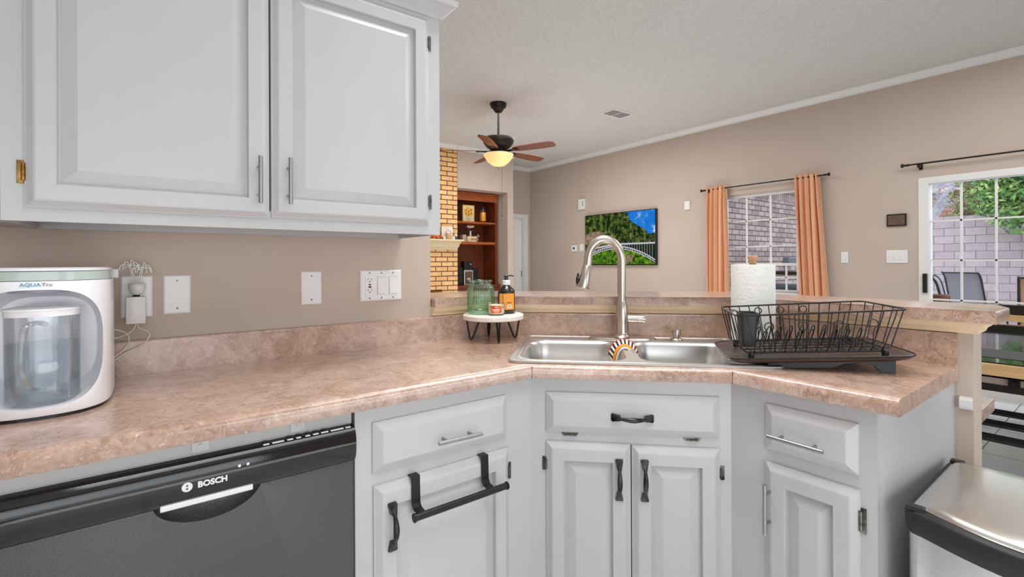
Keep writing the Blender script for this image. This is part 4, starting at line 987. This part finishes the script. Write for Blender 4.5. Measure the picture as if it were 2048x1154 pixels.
# ------------------------------------------------------------------ fireplace, bookcase
fp = thing('fireplace', 'tan brick fireplace chimney with a cream mantel shelf', 'fireplace', (3.1, 6.53, 0))
M['firebrick'] = brick_mat('tan_fire_brick', rgb(230, 178, 118), rgb(242, 198, 140), rgb(92, 54, 34), .205, .0735, .007, (0, 2), var=.4)
mb = MB()
for a, b in (((-.8, 0, .0), (.795, .82, .05)), ((.52, 0, .05), (.795, .82, CZ)), ((-.8, 0, .05), (-.52, .82, CZ)), ((-.52, 0, .825), (.52, .82, CZ)), ((-.52, .5, .05), (.52, .82, .825))): mb.box(a, b)
mb.build('chimney_breast', M['firebrick'], fp)
MB().box((-.5195, .40, .05), (.5195, .499, .8245)).build('firebox', M['dark'], fp)
mb = MB().sweep([(-.85, 0), (.78, 0)], [(0, 1.43), (.03, 1.435), (.035, 1.47), (.07, 1.475), (.09, 1.51), (.12, 1.535), (.16, 1.555), (.20, 1.56), (.22, 1.565), (.22, 1.585), (0, 1.585)])
mb.build('mantel', M['mantel'], fp)
mb = MB().sweep([(-.8, 0), (.795, 0)], crown); mb.build('crown_moulding', M['trimw'], fp)
# round wall art
ck = thing('wall_clock', 'large round dark-rimmed wall piece on the chimney bricks', 'wall decor', (3.27, 6.53, 2.235))
mb = MB(); mb.lathe([(.255, 0), (.285, .004), (.30, .02), (.295, .035), (.265, .04), (.25, .03), (.245, .01)], n=56)
for v in mb.bm.verts: v.co = Vector((v.co.x, -v.co.z, v.co.y))
mb.build('rim', M['bronze'], ck, True, 50)
mb = MB(); mb.lathe([(.001, .012), (.25, .012), (.25, .002), (.001, .002)], n=48)
for v in mb.bm.verts: v.co = Vector((v.co.x, -v.co.z, v.co.y))
mb.build('face', noisy('carved_brown_face', rgb(60, 38, 22), rgb(150, 100, 54), 22, .5), ck)
# mantel things
MZ = 1.585; MY = 6.41
fr = thing('picture_frame', 'white picture frame standing on the mantel behind the lantern', 'picture frame', (3.675, 6.46, MZ))
mb = MB(); mb.holed(rrect(-.095, 0, .095, .20, .004, 2), [rrect(-.075, .02, .075, .18, .003, 2)], -.018, 0)
for v in mb.bm.verts: v.co = Vector((v.co.x, -v.co.z, v.co.y+.0005))
mb.build('frame', mat('white_frame', rgb(236, 230, 222), .4), fr)
MB().box((-.078, .004, .018), (.078, .012, .182)).build('print', noisy('pale_print', rgb(226, 214, 204), rgb(244, 238, 232), 8, .6), fr)
ln = thing('lantern_jar', 'tan jar lantern with an arched handle on the mantel', 'lantern', (3.655, 6.395, MZ))
MB().lathe([(.038, .001), (.042, .01), (.042, .09), (.036, .098)], n=24).build('jar', mat('tan_jar', rgb(206, 164, 112), .35), ln, True, 40)
MB().tube([(-.042, 0, .07), (-.045, 0, .10), (-.03, 0, .13), (0, 0, .142), (.03, 0, .13), (.045, 0, .10), (.042, 0, .07)], .004, 8).build('handle', mat('tan_rope', rgb(156, 116, 76), .8), ln, True)
for x, lab in ((3.575, 'white votive candle left of the lantern on the mantel'), (3.735, 'white votive candle right of the lantern on the mantel')):
    tag(MB().lathe([(.016, 0), (.02, .004), (.02, .045), (.015, .05)], n=20).build('votive_candle', mat('white_votive', rgb(244, 236, 226), .4), None, True, loc=(x, 6.375, MZ)), lab, 'candle')
fg = thing('figurine', 'small seated figurine at the right end of the mantel', 'figurine', (3.800, 6.42, MZ))
MB().lathe([(.038, .0005), (.04, .012), (.03, .04), (.022, .06), (.016, .072)], n=18).build('body', mat('dark_robe', rgb(74, 62, 56), .6), fg, True)
MB().lathe([(.020, .045), (.028, .055), (.020, .08), (.008, .092)], n=18).build('shawl', mat('cream_shawl', rgb(226, 206, 180), .6), fg, True)
MB().sphere((0, 0, .104), .017, 14, 10).build('head', mat('pale_clay', rgb(230, 196, 150), .6), fg, True)
gl_ = thing('flower_garland', 'orange and red flower garland lying on the left of the mantel', 'garland', (3.42, 6.40, MZ+.006))
oranges = [rgb(226, 96, 30), rgb(206, 52, 36), rgb(232, 148, 60), rgb(206, 70, 60)]
for i in range(9):
    cx = -.13+.031*i; c = oranges[i % 4]; mb = MB()
    for p_ in range(6):
        a = 2*PI*p_/6; mb.sphere((cx+.014*math.cos(a), .01*math.sin(i)-.0, .026+.014*math.sin(a)+.006*math.sin(i*2)), .012, 8, 6, (1, .8, 1))
    mb.build('flower', mat('petal', c, .7), gl_, True)
mb = MB()
for i in range(16):
    cx = -.15+.02*i; mb.sphere((cx, .02*math.sin(i*3), .012+.006*math.cos(i)), .012, 8, 5, (1.3, .5, .8))
mb.build('leaves', mat('leaf_green', rgb(78, 92, 34), .7), gl_, True)
# bookcase in the niche
bc = thing('bookcase', 'built-in reddish brown wooden bookcase in the niche beside the chimney', 'bookcase', (3.9, 6.78, 0))
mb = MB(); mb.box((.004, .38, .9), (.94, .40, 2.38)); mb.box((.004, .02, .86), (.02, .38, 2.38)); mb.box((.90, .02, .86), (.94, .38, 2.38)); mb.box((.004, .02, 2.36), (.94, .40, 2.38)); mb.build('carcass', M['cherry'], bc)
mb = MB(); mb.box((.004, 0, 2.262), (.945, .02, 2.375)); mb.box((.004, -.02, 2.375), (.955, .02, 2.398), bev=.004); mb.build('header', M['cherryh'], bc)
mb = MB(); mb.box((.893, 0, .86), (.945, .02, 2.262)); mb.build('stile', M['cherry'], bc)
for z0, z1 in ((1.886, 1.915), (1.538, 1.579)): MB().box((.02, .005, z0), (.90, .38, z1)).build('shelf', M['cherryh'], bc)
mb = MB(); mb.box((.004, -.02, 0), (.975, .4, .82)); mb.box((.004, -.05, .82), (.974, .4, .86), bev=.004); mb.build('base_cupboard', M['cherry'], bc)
# bookcase contents
sf = thing('flower_print', 'framed yellow sunflower print on the top shelf of the bookcase', 'picture', (4.335, 6.90, 1.9155)); 
mb = MB(); mb.holed(rrect(-.115, 0, .115, .285, .003, 2), [rrect(-.10, .014, .10, .271, .002, 2)], -.016, 0)
for v in mb.bm.verts: v.co = Vector((v.co.x, -v.co.z, v.co.y))
mb.build('frame', mat('yellow_wood', rgb(226, 176, 70), .5), sf)
MB().box((-.104, .003, .012), (.104, .010, .274)).build('print', mat('cream_paper', rgb(232, 214, 180), .7), sf)
mb = MB()
for cx, cz in ((-.055, .19), (0, .175), (.05, .205), (.05, .145), (-.05, .14), (.0, .125), (-.015, .22)):
    for q in range(8):
        a = 2*PI*q/8; mb.sphere((cx+.02*math.cos(a), -.0005, cz+.02*math.sin(a)), .014, 8, 5, (1, .12, 1))
mb.build('petals', mat('yellow_petals', rgb(226, 172, 66), .7), sf)
mb = MB(); [mb.sphere((cx, -.003, cz), .011, 10, 6, (1, .2, 1)) for cx, cz in ((-.055, .19), (0, .175), (.05, .205), (.05, .145), (-.05, .14), (.0, .125))]; mb.build('flower_centres', mat('dark_centres', rgb(70, 30, 24), .7), sf)
mb = MB(); [mb.tube([(x, -.001, .12), (x*.6, -.001, .02)], .0022, 6) for x in (-.05, -.025, 0, .025, .05)]; mb.build('stems', mat('grey_stems', rgb(176, 160, 140), .7), sf)
yj = thing('candle_jar', 'yellow candle in a tall glass jar on the top bookcase shelf', 'candle', (4.622, 6.90, 1.9155))
MB().lathe([(.042, .001), (.046, .012), (.055, .02), (.055, .20), (.046, .22), (.05, .235), (.05, .252), (.03, .256)], n=28).build('glass', M['candleglass'], yj, True, 40)
MB().lathe([(.04, .022), (.0525, .026), (.0525, .175), (.04, .178)], n=28).build('wax', mat('yellow_wax', rgb(240, 170, 40), .5, Emission_Color=rgb(240, 160, 40), Emission_Strength=.0), yj, True, 40)
MB().lathe([(.052, .236), (.054, .24), (.054, .256), (.03, .262)], n=24).build('lid', M['bronze'], yj, True, 40)
wb = thing('wooden_box', 'cream wooden box with red lettering on the middle bookcase shelf', 'box', (4.372, 6.90, 1.5795))
MB().box((-.09, -.05, 0), (.09, .05, .095), bev=.003).build('body', noisy('pale_wood_box', rgb(214, 190, 156), rgb(228, 206, 176), 12, .6, (1, 8, 8)), wb)
mb = MB(); [mb.box((-.02+.022*i, -.0512, .035), (-.006+.022*i, -.0505, .060)) for i in range(5)]; mb.build('red_print', mat('red_print', rgb(166, 50, 40), .6), wb)
tag(MB().box((-.035, -.045, 0), (.035, .045, .12), bev=.003).build('cream_book', noisy('grey_cream_cover', rgb(176, 162, 140), rgb(196, 182, 160), 14, .7), None, loc=(4.243, 6.93, 1.5795)), 'grey cream book standing left of the wooden box on the middle shelf', 'book')
fv = thing('flower_vase', 'silver vase of pale flowers standing on the wooden box', 'vase', (4.365, 6.90, 1.6745))
MB().lathe([(.028, .0005), (.03, .005), (.024, .05), (.028, .09), (.030, .095), (.026, .095)], n=24).build('vase', M['steel'], fv, True, 40)
mb = MB()
for i in range(16):
    a = i*2.4; r = .065*math.sqrt((i+.5)/16); c = (r*math.cos(a), r*math.sin(a)*.7, .145+.045*math.cos(r*16)*.7+.01*math.sin(i*5))
    for q in range(5): mb.sphere((c[0]+.009*math.cos(q*1.257), c[1], c[2]+.009*math.sin(q*1.257)), .010, 7, 5)
mb.build('blossoms', mat('pale_blossom', rgb(222, 188, 170), .7), fv, True)
mb = MB(); [mb.sphere((.05*math.cos(i*.9), .03*math.sin(i*.9), .105+.01*math.sin(i*2)), .018, 7, 5, (1.4, .6, .6)) for i in range(8)]; mb.build('leaves', mat('dark_leaf', rgb(46, 44, 30), .7), fv, True)
gv = thing('bud_vase', 'small clear glass bud vase at the right of the middle bookcase shelf', 'vase', (4.512, 6.90, 1.5795))
MB().lathe([(.022, .001), (.03, .008), (.036, .03), (.03, .055), (.014, .068), (.016, .08), (.013, .08), (.012, .068), (.027, .053), (.033, .03), (.02, .01)], n=24).build('glass', M['candleglass'], gv, True, 50)
mb = MB(); [mb.tube(spline([(0, 0, .02), (dx*.4, 0, .08), (dx, dy, h)], 4), .002, 6) for dx, dy, h in ((-.02, 0, .10), (.012, .01, .125), (.025, -.01, .105))]; [mb.sphere((dx, dy, h), .010, 8, 6) for dx, dy, h in ((-.02, 0, .10), (.012, .01, .125), (.025, -.01, .105))]; mb.build('dried_stems', mat('dried_cream', rgb(226, 206, 176), .7), gv, True)
def spk(name, label, x, z0, wd, ht, dp=.12, y=6.86, m=None, g=None):
    t = thing(name, label, 'speaker', (x, y, z0)); MB().box((-wd/2, 0, 0), (wd/2, dp, ht), bev=.006).build('cabinet', m or M['black'], t)
    return t
BZ = .8605
t = spk('loudspeaker', 'slim black speaker left of the silver stereo in the bookcase', 4.135, BZ, .115, .29)
mb = MB(); [mb.lathe([(.01, 0), (.035, .004), (.04, .004), (.042, 0)], (0, 0, 0), 20) for _ in (0,)]
for v in mb.bm.verts: v.co = Vector((v.co.x, -v.co.z-.0005, v.co.y+.17))
mb.build('driver_cone', M['blackm'], t, True)
t = spk('loudspeaker', 'slim black speaker right of the silver stereo in the bookcase', 4.455, BZ, .125, .285)
mb = MB(); mb.lathe([(.01, 0), (.035, .004), (.04, .004), (.042, 0)], (0, 0, 0), 20)
for v in mb.bm.verts: v.co = Vector((v.co.x, -v.co.z-.0005, v.co.y+.17))
mb.build('driver_cone', M['blackm'], t, True)
st_ = thing('stereo', 'silver-framed compact stereo in the middle of the bottom bookcase shelf', 'stereo', (4.293, 6.84, BZ))
MB().box((-.088, 0, 0), (.088, .14, .25), bev=.006).build('cabinet', M['steel'], st_)
MB().box((-.07, -.003, .02), (.07, .0, .225)).build('front_panel', noisy('bronze_panel', rgb(70, 56, 46), rgb(104, 84, 68), 30, .35), st_)
mb = MB(); mb.box((-.03, -.006, .085), (.03, -.003, .12)); mb.tube([(.012, -.003, .06), (.012, -.012, .06)], .014, 16); mb.build('controls', M['steel'], st_)
t = spk('loudspeaker', 'black cube speaker sitting on top of the silver stereo', 4.30, BZ+.2505, .155, .145); 
mb = MB(); mb.tube([(.045, 0, .095), (.045, -.004, .095)], .013, 14); mb.build('silver_badge', M['steel'], t)
mb = MB(); mb.tube([(0, 0, .065), (0, -.003, .065)], .045, 20); mb.build('driver_cone', M['blackm'], t)

# ------------------------------------------------------------------ dining end: chair and table
M['espresso'] = noisy('espresso_black_wood', rgb(14, 11, 11), rgb(24, 19, 18), 30, .45)
tbx = thing('dining_table', 'large dining table with a glossy dark top and light oak edge beyond the knee wall', 'table', (4.2, -.2, 0))
MB().box((-.985, -1.1, .726), (.985, 1.2, .752), bev=.006).build('tabletop', noisy('glossy_dark_top', rgb(10, 9, 9), rgb(16, 14, 14), 6, .05, spec=.9), tbx)
mb = MB(); mb.box((-1.0, -1.115, .69), (-.986, 1.215, .746), bev=.003); mb.box((.986, -1.115, .69), (1.0, 1.215, .746), bev=.003); mb.box((-.986, 1.201, .69), (.986, 1.215, .746)); mb.box((-.986, -1.115, .69), (.986, -1.101, .746)); mb.build('oak_edge', M['oak'], tbx)
mb = MB(); mb.box((-.90, -1.0, .634), (-.88, 1.1, .664)); mb.build('slide_rail', noisy('greyed_rail', rgb(170, 156, 146), rgb(188, 176, 166), 10, .5), tbx)
mb = MB(); mb.box((-.86, -1.0, .59), (-.84, 1.1, .70)); mb.box((.84, -1.0, .59), (.86, 1.1, .70)); mb.box((-.84, 1.08, .59), (.84, 1.1, .70)); mb.box((-.84, -1.0, .59), (.84, -.98, .70)); mb.build('apron', M['espresso'], tbx)
mb = MB(); mb.box((-.915, .565, .628), (-.899, .605, .668)); mb.box((-.93, .575, .634), (-.915, .592, .66)); mb.build('metal_bracket', M['blackm'], tbx)
MB().box((-.84, -1.0, .7521), (-.52, 1.1, .7535)).build('dark_strip', mat('matte_black_strip', rgb(12, 11, 11), .6), tbx)  # matte black strip along the near side of the tabletop
for x in (-.80, .80):
    for y in (-.94, 1.04): MB().box((x-.035, y-.035, 0), (x+.035, y+.035, .7255), bev=.004).build('leg', M['espresso'], tbx)
sb2 = thing('slatted_bench', 'low black slatted bench under the dining table', 'bench', (3.50, -.1, 0))
for x in (-.29, 0, .27): MB().box((x-.05, -.8, .385), (x+.05, .9, .40), bev=.003).build('slat', M['espresso'], sb2)
for y in (-.7, .8):
    MB().box((-.30, y-.02, .355), (.28, y+.02, .3845)).build('cross_bar', M['espresso'], sb2)
    for x in (-.28, .25): MB().box((x-.02, y-.02, 0), (x+.02, y+.02, .3545)).build('leg', M['espresso'], sb2)
bb = thing('dining_bench', 'black high-back bench with an oak rail on the far side of the dining table', 'bench', (5.56, .05, 0))
MB().box((0, -.85, .795), (.03, .85, .875), bev=.006).build('backrest', M['espresso'], bb)
MB().box((-.012, -.85, .74), (.03, .85, .794), bev=.004).build('wood_rail', M['oak'], bb)
MB().box((-.42, -.85, .43), (.02, .85, .47), bev=.006).build('seat', M['espresso'], bb)
for y in (-.82, .82):
    MB().box((-.40, y-.02, 0), (-.36, y+.02, .4295)).build('leg', M['espresso'], bb)
    MB().box((-.018, y-.02, 0), (.02, y+.02, .4295)).build('leg', M['espresso'], bb)
    MB().box((.0, y-.02, .4705), (.02, y+.02, .7395)).build('back_post', M['espresso'], bb)

# ------------------------------------------------------------------ outdoors
struct(MB().box((6.15, -8, -.15), (26, 12, -.05)).build('patio_floor', noisy('pale_concrete', rgb(176, 178, 186), rgb(194, 196, 204), 3, .8)))
M['block'] = brick_mat('lilac_grey_block', rgb(172, 158, 164), rgb(184, 172, 176), rgb(120, 108, 112), .314, .157, .006, (1, 2), var=.25, bump=.3)
struct(MB().box((13.0, -6, -.05), (13.2, 10, 2.12)).build('wall_garden', M['block']))
M['ebrick'] = brick_mat('mauve_brick', rgb(142, 122, 120), rgb(176, 162, 166), rgb(84, 74, 72), .205, .082, .008, (0, 2), var=.45)
struct(MB().box((6.16, 3.80, -.05), (9.4, 4.0, 2.27)).build('wall_exterior', M['ebrick']))
M['esold'] = brick_mat('mauve_soldier_brick', rgb(156, 134, 128), rgb(182, 164, 164), rgb(92, 80, 76), .078, .40, .008, (0, 2), var=.45, offset=0)
struct(MB().box((6.16, 3.79, 2.27), (9.4, 4.0, 2.50)).build('trim_6', M['esold']))
struct(MB().box((6.16, 3.5, 2.50), (9.8, 4.2, 2.56)).build('trim_7', M['trimw']))
# patio bench grill under the window
gr = thing('patio_storage_bench', 'dark navy covered patio bench outside the living room window', 'bench', (7.3, 3.05, -.05))
mb = MB(); mb.box((-.3, -.5, 0), (.3, .62, .95), bev=.05); mb.build('cover', noisy('navy_cover', rgb(38, 42, 56), rgb(66, 72, 92), 5, .6, bump=.4), gr, True, 60)
mb = MB(); mb.box((-.12, -.6, 1.09), (.12, .66, 1.14)); mb.box((-.04, -.4, .95), (.04, -.34, 1.09)); mb.box((-.04, .5, .95), (.04, .56, 1.09)); mb.build('brown_rail', M['bronze'], gr)
eb = thing('utility_box', 'grey utility box on the outside brick wall by the window edge', 'box', (8.9, 3.80, 1.14))
MB().box((-.14, -.1, 0), (.14, 0, .16), bev=.006).build('housing', mat('grey_metal_box', rgb(120, 128, 134), .5), eb)
MB().box((-.11, -.104, .02), (.11, -.1, .14)).build('cover', mat('dark_grey_cover', rgb(86, 94, 100), .5), eb)
# sling chairs
M['sling'] = noisy('grey_mesh_sling', rgb(120, 120, 130), rgb(150, 148, 154), 120, .7)
M['slingtan'] = noisy('tan_mesh_sling', rgb(206, 158, 122), rgb(222, 178, 146), 120, .7)
def sling_chair(label, loc, rz, fab):
    t = thing('patio_chair', label, 'patio chair', loc, rz, 'sling chairs on the patio'); fm = M['blackm']
    side = [(.30, .38), (.10, .36), (.0, .40), (-.06, .52), (-.14, .85), (-.18, 1.02), (-.24, 1.10)]
    for y in (-.26, .26):
        MB().tube(spline([(x, y, z) for x, z in side], 4), .014, 10).build('frame_rail', fm, t, True, 50)
        MB().tube(spline([(.34, y, .0), (.30, y, .30), (.24, y, .58), (.0, y, .62), (-.10, y, .60)], 4), .013, 10).build('arm_leg', fm, t, True, 50)
        MB().tube([(-.02, y, .42), (-.26, y, .0)], .013, 10).build('leg', fm, t, True, 50)
    mb = MB(); pts = spline([(x, 0, z) for x, z in side], 4); vs = [[mb.v((p.x, -.25+.5*j/6, p.z-.012*math.sin(PI*j/6))) for j in range(7)] for p in pts]
    for a, b in zip(vs, vs[1:]):
        for j in range(6): mb.f([a[j], a[j+1], b[j+1], b[j]])
    o = mb.build('sling', fab, t, True, 80); md = o.modifiers.new('thick', 'SOLIDIFY'); md.thickness = .006
    MB().tube([(-.235, -.26, 1.09), (-.235, .26, 1.09)], .012, 10).build('top_bar', fm, t, True)
    return t
sling_chair('dark mesh patio chair seen from its side, nearest the door handle', (7.9, 1.40, -.05), -1.45, M['sling'])
sling_chair('grey mesh patio chair showing its broad back in the middle of the glass door', (10.3, 1.66, -.05), -.5, M['sling'])
sling_chair('tan mesh patio chair at the right edge of the glass door', (7.9, .62, -.05), .1, M['slingtan'])
pt2 = thing('patio_table', 'brown patio side table behind the bar end, outside the door', 'table', (7.3, 1.50, -.05))
MB().box((-.22, -.2, .72), (.22, .2, .77), bev=.006).build('tabletop', M['bronze'], pt2)
for x in (-.18, .18):
    for y in (-.16, .16): MB().box((x-.02, y-.02, 0), (x+.02, y+.02, .72)).build('leg', M['bronze'], pt2)
pl = thing('planter_pot', 'copper brown pot on the patio side table', 'pot', (7.3, 1.46, .7205))
MB().lathe([(.06, 0), (.075, .01), (.09, .10), (.10, .105), (.10, .12), (.085, .12), (.07, .03)], n=28).build('pot', mat('copper_pot', rgb(126, 78, 56), .35, .6), pl, True, 40)
# foliage
def leafy(name, blobs, count, size, cols, parent, seed):
    r = random.Random(seed); mb = MB()
    tot = sum(b[1][0]*b[1][1]*b[1][2] for b in blobs)
    for c, s_ in blobs:
        for _ in range(int(count*s_[0]*s_[1]*s_[2]/tot)):
            u = Vector((r.gauss(0, 1), r.gauss(0, 1), r.gauss(0, 1))).normalized()*(r.random()**.45)
            p = Vector(c)+Vector((u.x*s_[0], u.y*s_[1], u.z*s_[2])); q = Quaternion((r.gauss(0, 1), r.gauss(0, 1), r.gauss(0, 1), r.gauss(0, 1))).normalized()
            a = size*(.6+.8*r.random()); mi = r.randrange(len(cols))
            vs = [mb.v(p+q@Vector(v)) for v in ((-a, 0, 0), (0, -a*.42, a*.1), (a, 0, 0), (0, a*.42, a*.1))]; mb.f(vs, mi)
    return mb.build(name, cols, parent)
G = [mat('leaf_a', rgb(84, 134, 62), .6), mat('leaf_b', rgb(110, 158, 74), .6), mat('leaf_c', rgb(160, 184, 106), .6), mat('leaf_d', rgb(62, 106, 52), .6)]
tr = thing('leafy_tree', 'bright green leafy tree hanging over the garden wall', 'tree', (12.6, 1.2, -.05))
mb = MB(); mb.tube([(0, -.6, 0), (0, -.5, 1.2), (.05, -.4, 2.2), (0, .1, 2.9)], [.09, .08, .06, .03], 10); mb.tube([(.05, -.4, 1.9), (-.1, .3, 2.5), (-.1, .9, 2.7)], [.05, .04, .02], 8); mb.build('trunk', mat('bark', rgb(110, 92, 76), .8), tr, True)
leafy('foliage', [((-.2, .1, 2.45), (.6, .75, .6)), ((0, -.7, 2.4), (.6, .8, .8)), ((-.1, .5, 2.7), (.4, .35, .5)), ((-.2, -.1, 3.1), (.6, 1.0, .5)), ((-.4, .05, 1.98), (.3, .45, .28)), ((-.3, -.7, 1.9), (.4, .6, .4))], 7500, .062, G, tr, 3)
sh = thing('reddish_shrub', 'red-brown and green shrub behind the garden wall', 'shrub', (14.0, 2.30, -.05))
mb = MB(); mb.tube([(0, 0, 0), (.05, 0, 1.4), (0, .1, 2.4)], [.06, .05, .02], 8); mb.build('trunk', mat('bark_b', rgb(116, 92, 80), .8), sh, True)
leafy('foliage', [((0, -.05, 2.6), (.4, .38, .45)), ((0, -.3, 3.1), (.4, .45, .5)), ((0, -.05, 2.2), (.35, .38, .3))], 2000, .05, [mat('leaf_red', rgb(150, 104, 84), .7), mat('leaf_olive', rgb(124, 132, 76), .7), G[1]], sh, 5)
bt_ = thing('bare_tree', 'pale bare tree leaning behind the garden wall at the left of the door', 'tree', (15.6, 3.08, -.05))
mb = MB(); mb.tube([(0, .5, 0), (0, .42, 1.5), (0, .22, 2.25), (0, -.18, 2.95), (0, -.28, 3.1)], [.13, .12, .11, .09, .06], 12); mb.build('trunk', noisy('pale_grey_bark', rgb(150, 148, 156), rgb(196, 196, 204), 14, .8, bump=.4), bt_, True)
r = random.Random(11); mb = MB()
for i in range(150):
    p = Vector((r.uniform(-.3, .3), r.uniform(-.5, .5), r.uniform(2.5, 3.4))); d_ = Vector((r.gauss(0, .3), r.gauss(0, 1), r.gauss(.2, .7))).normalized()*r.uniform(.3, .8)
    mb.tube([p, p+d_*.5+Vector((0, 0, .03)), p+d_], [.010, .007, .003], 5)
mb.build('twigs', mat('grey_twigs', rgb(168, 166, 176), .8), bt_)
hs = thing('neighbour_house', 'brown brick neighbour house behind the garden wall', 'house', (19, 3.8, -.05))
M['hbrick'] = brick_mat('brown_house_brick', rgb(150, 112, 92), rgb(170, 132, 112), rgb(110, 90, 80), .4, .13, .012, (1, 2), var=.4)
MB().box((0, -3, 0), (6, 4, 3.3)).build('wall', M['hbrick'], hs)
mb = MB(); mb.box((-.3, -3.4, 3.3), (-.1, 4.4, 3.42)); mb.build('eave', mat('tan_fascia', rgb(196, 170, 148), .6), hs)
mb = MB(); mb.loops([[(-.3, -3.4, 3.42), (6.3, -3.4, 3.42), (3, -3.4, 5.8)], [(-.3, 4.4, 3.42), (6.3, 4.4, 3.42), (3, 4.4, 5.8)]]); mb.build('roof', noisy('grey_shingle', rgb(122, 120, 126), rgb(152, 150, 156), 20, .9), hs)
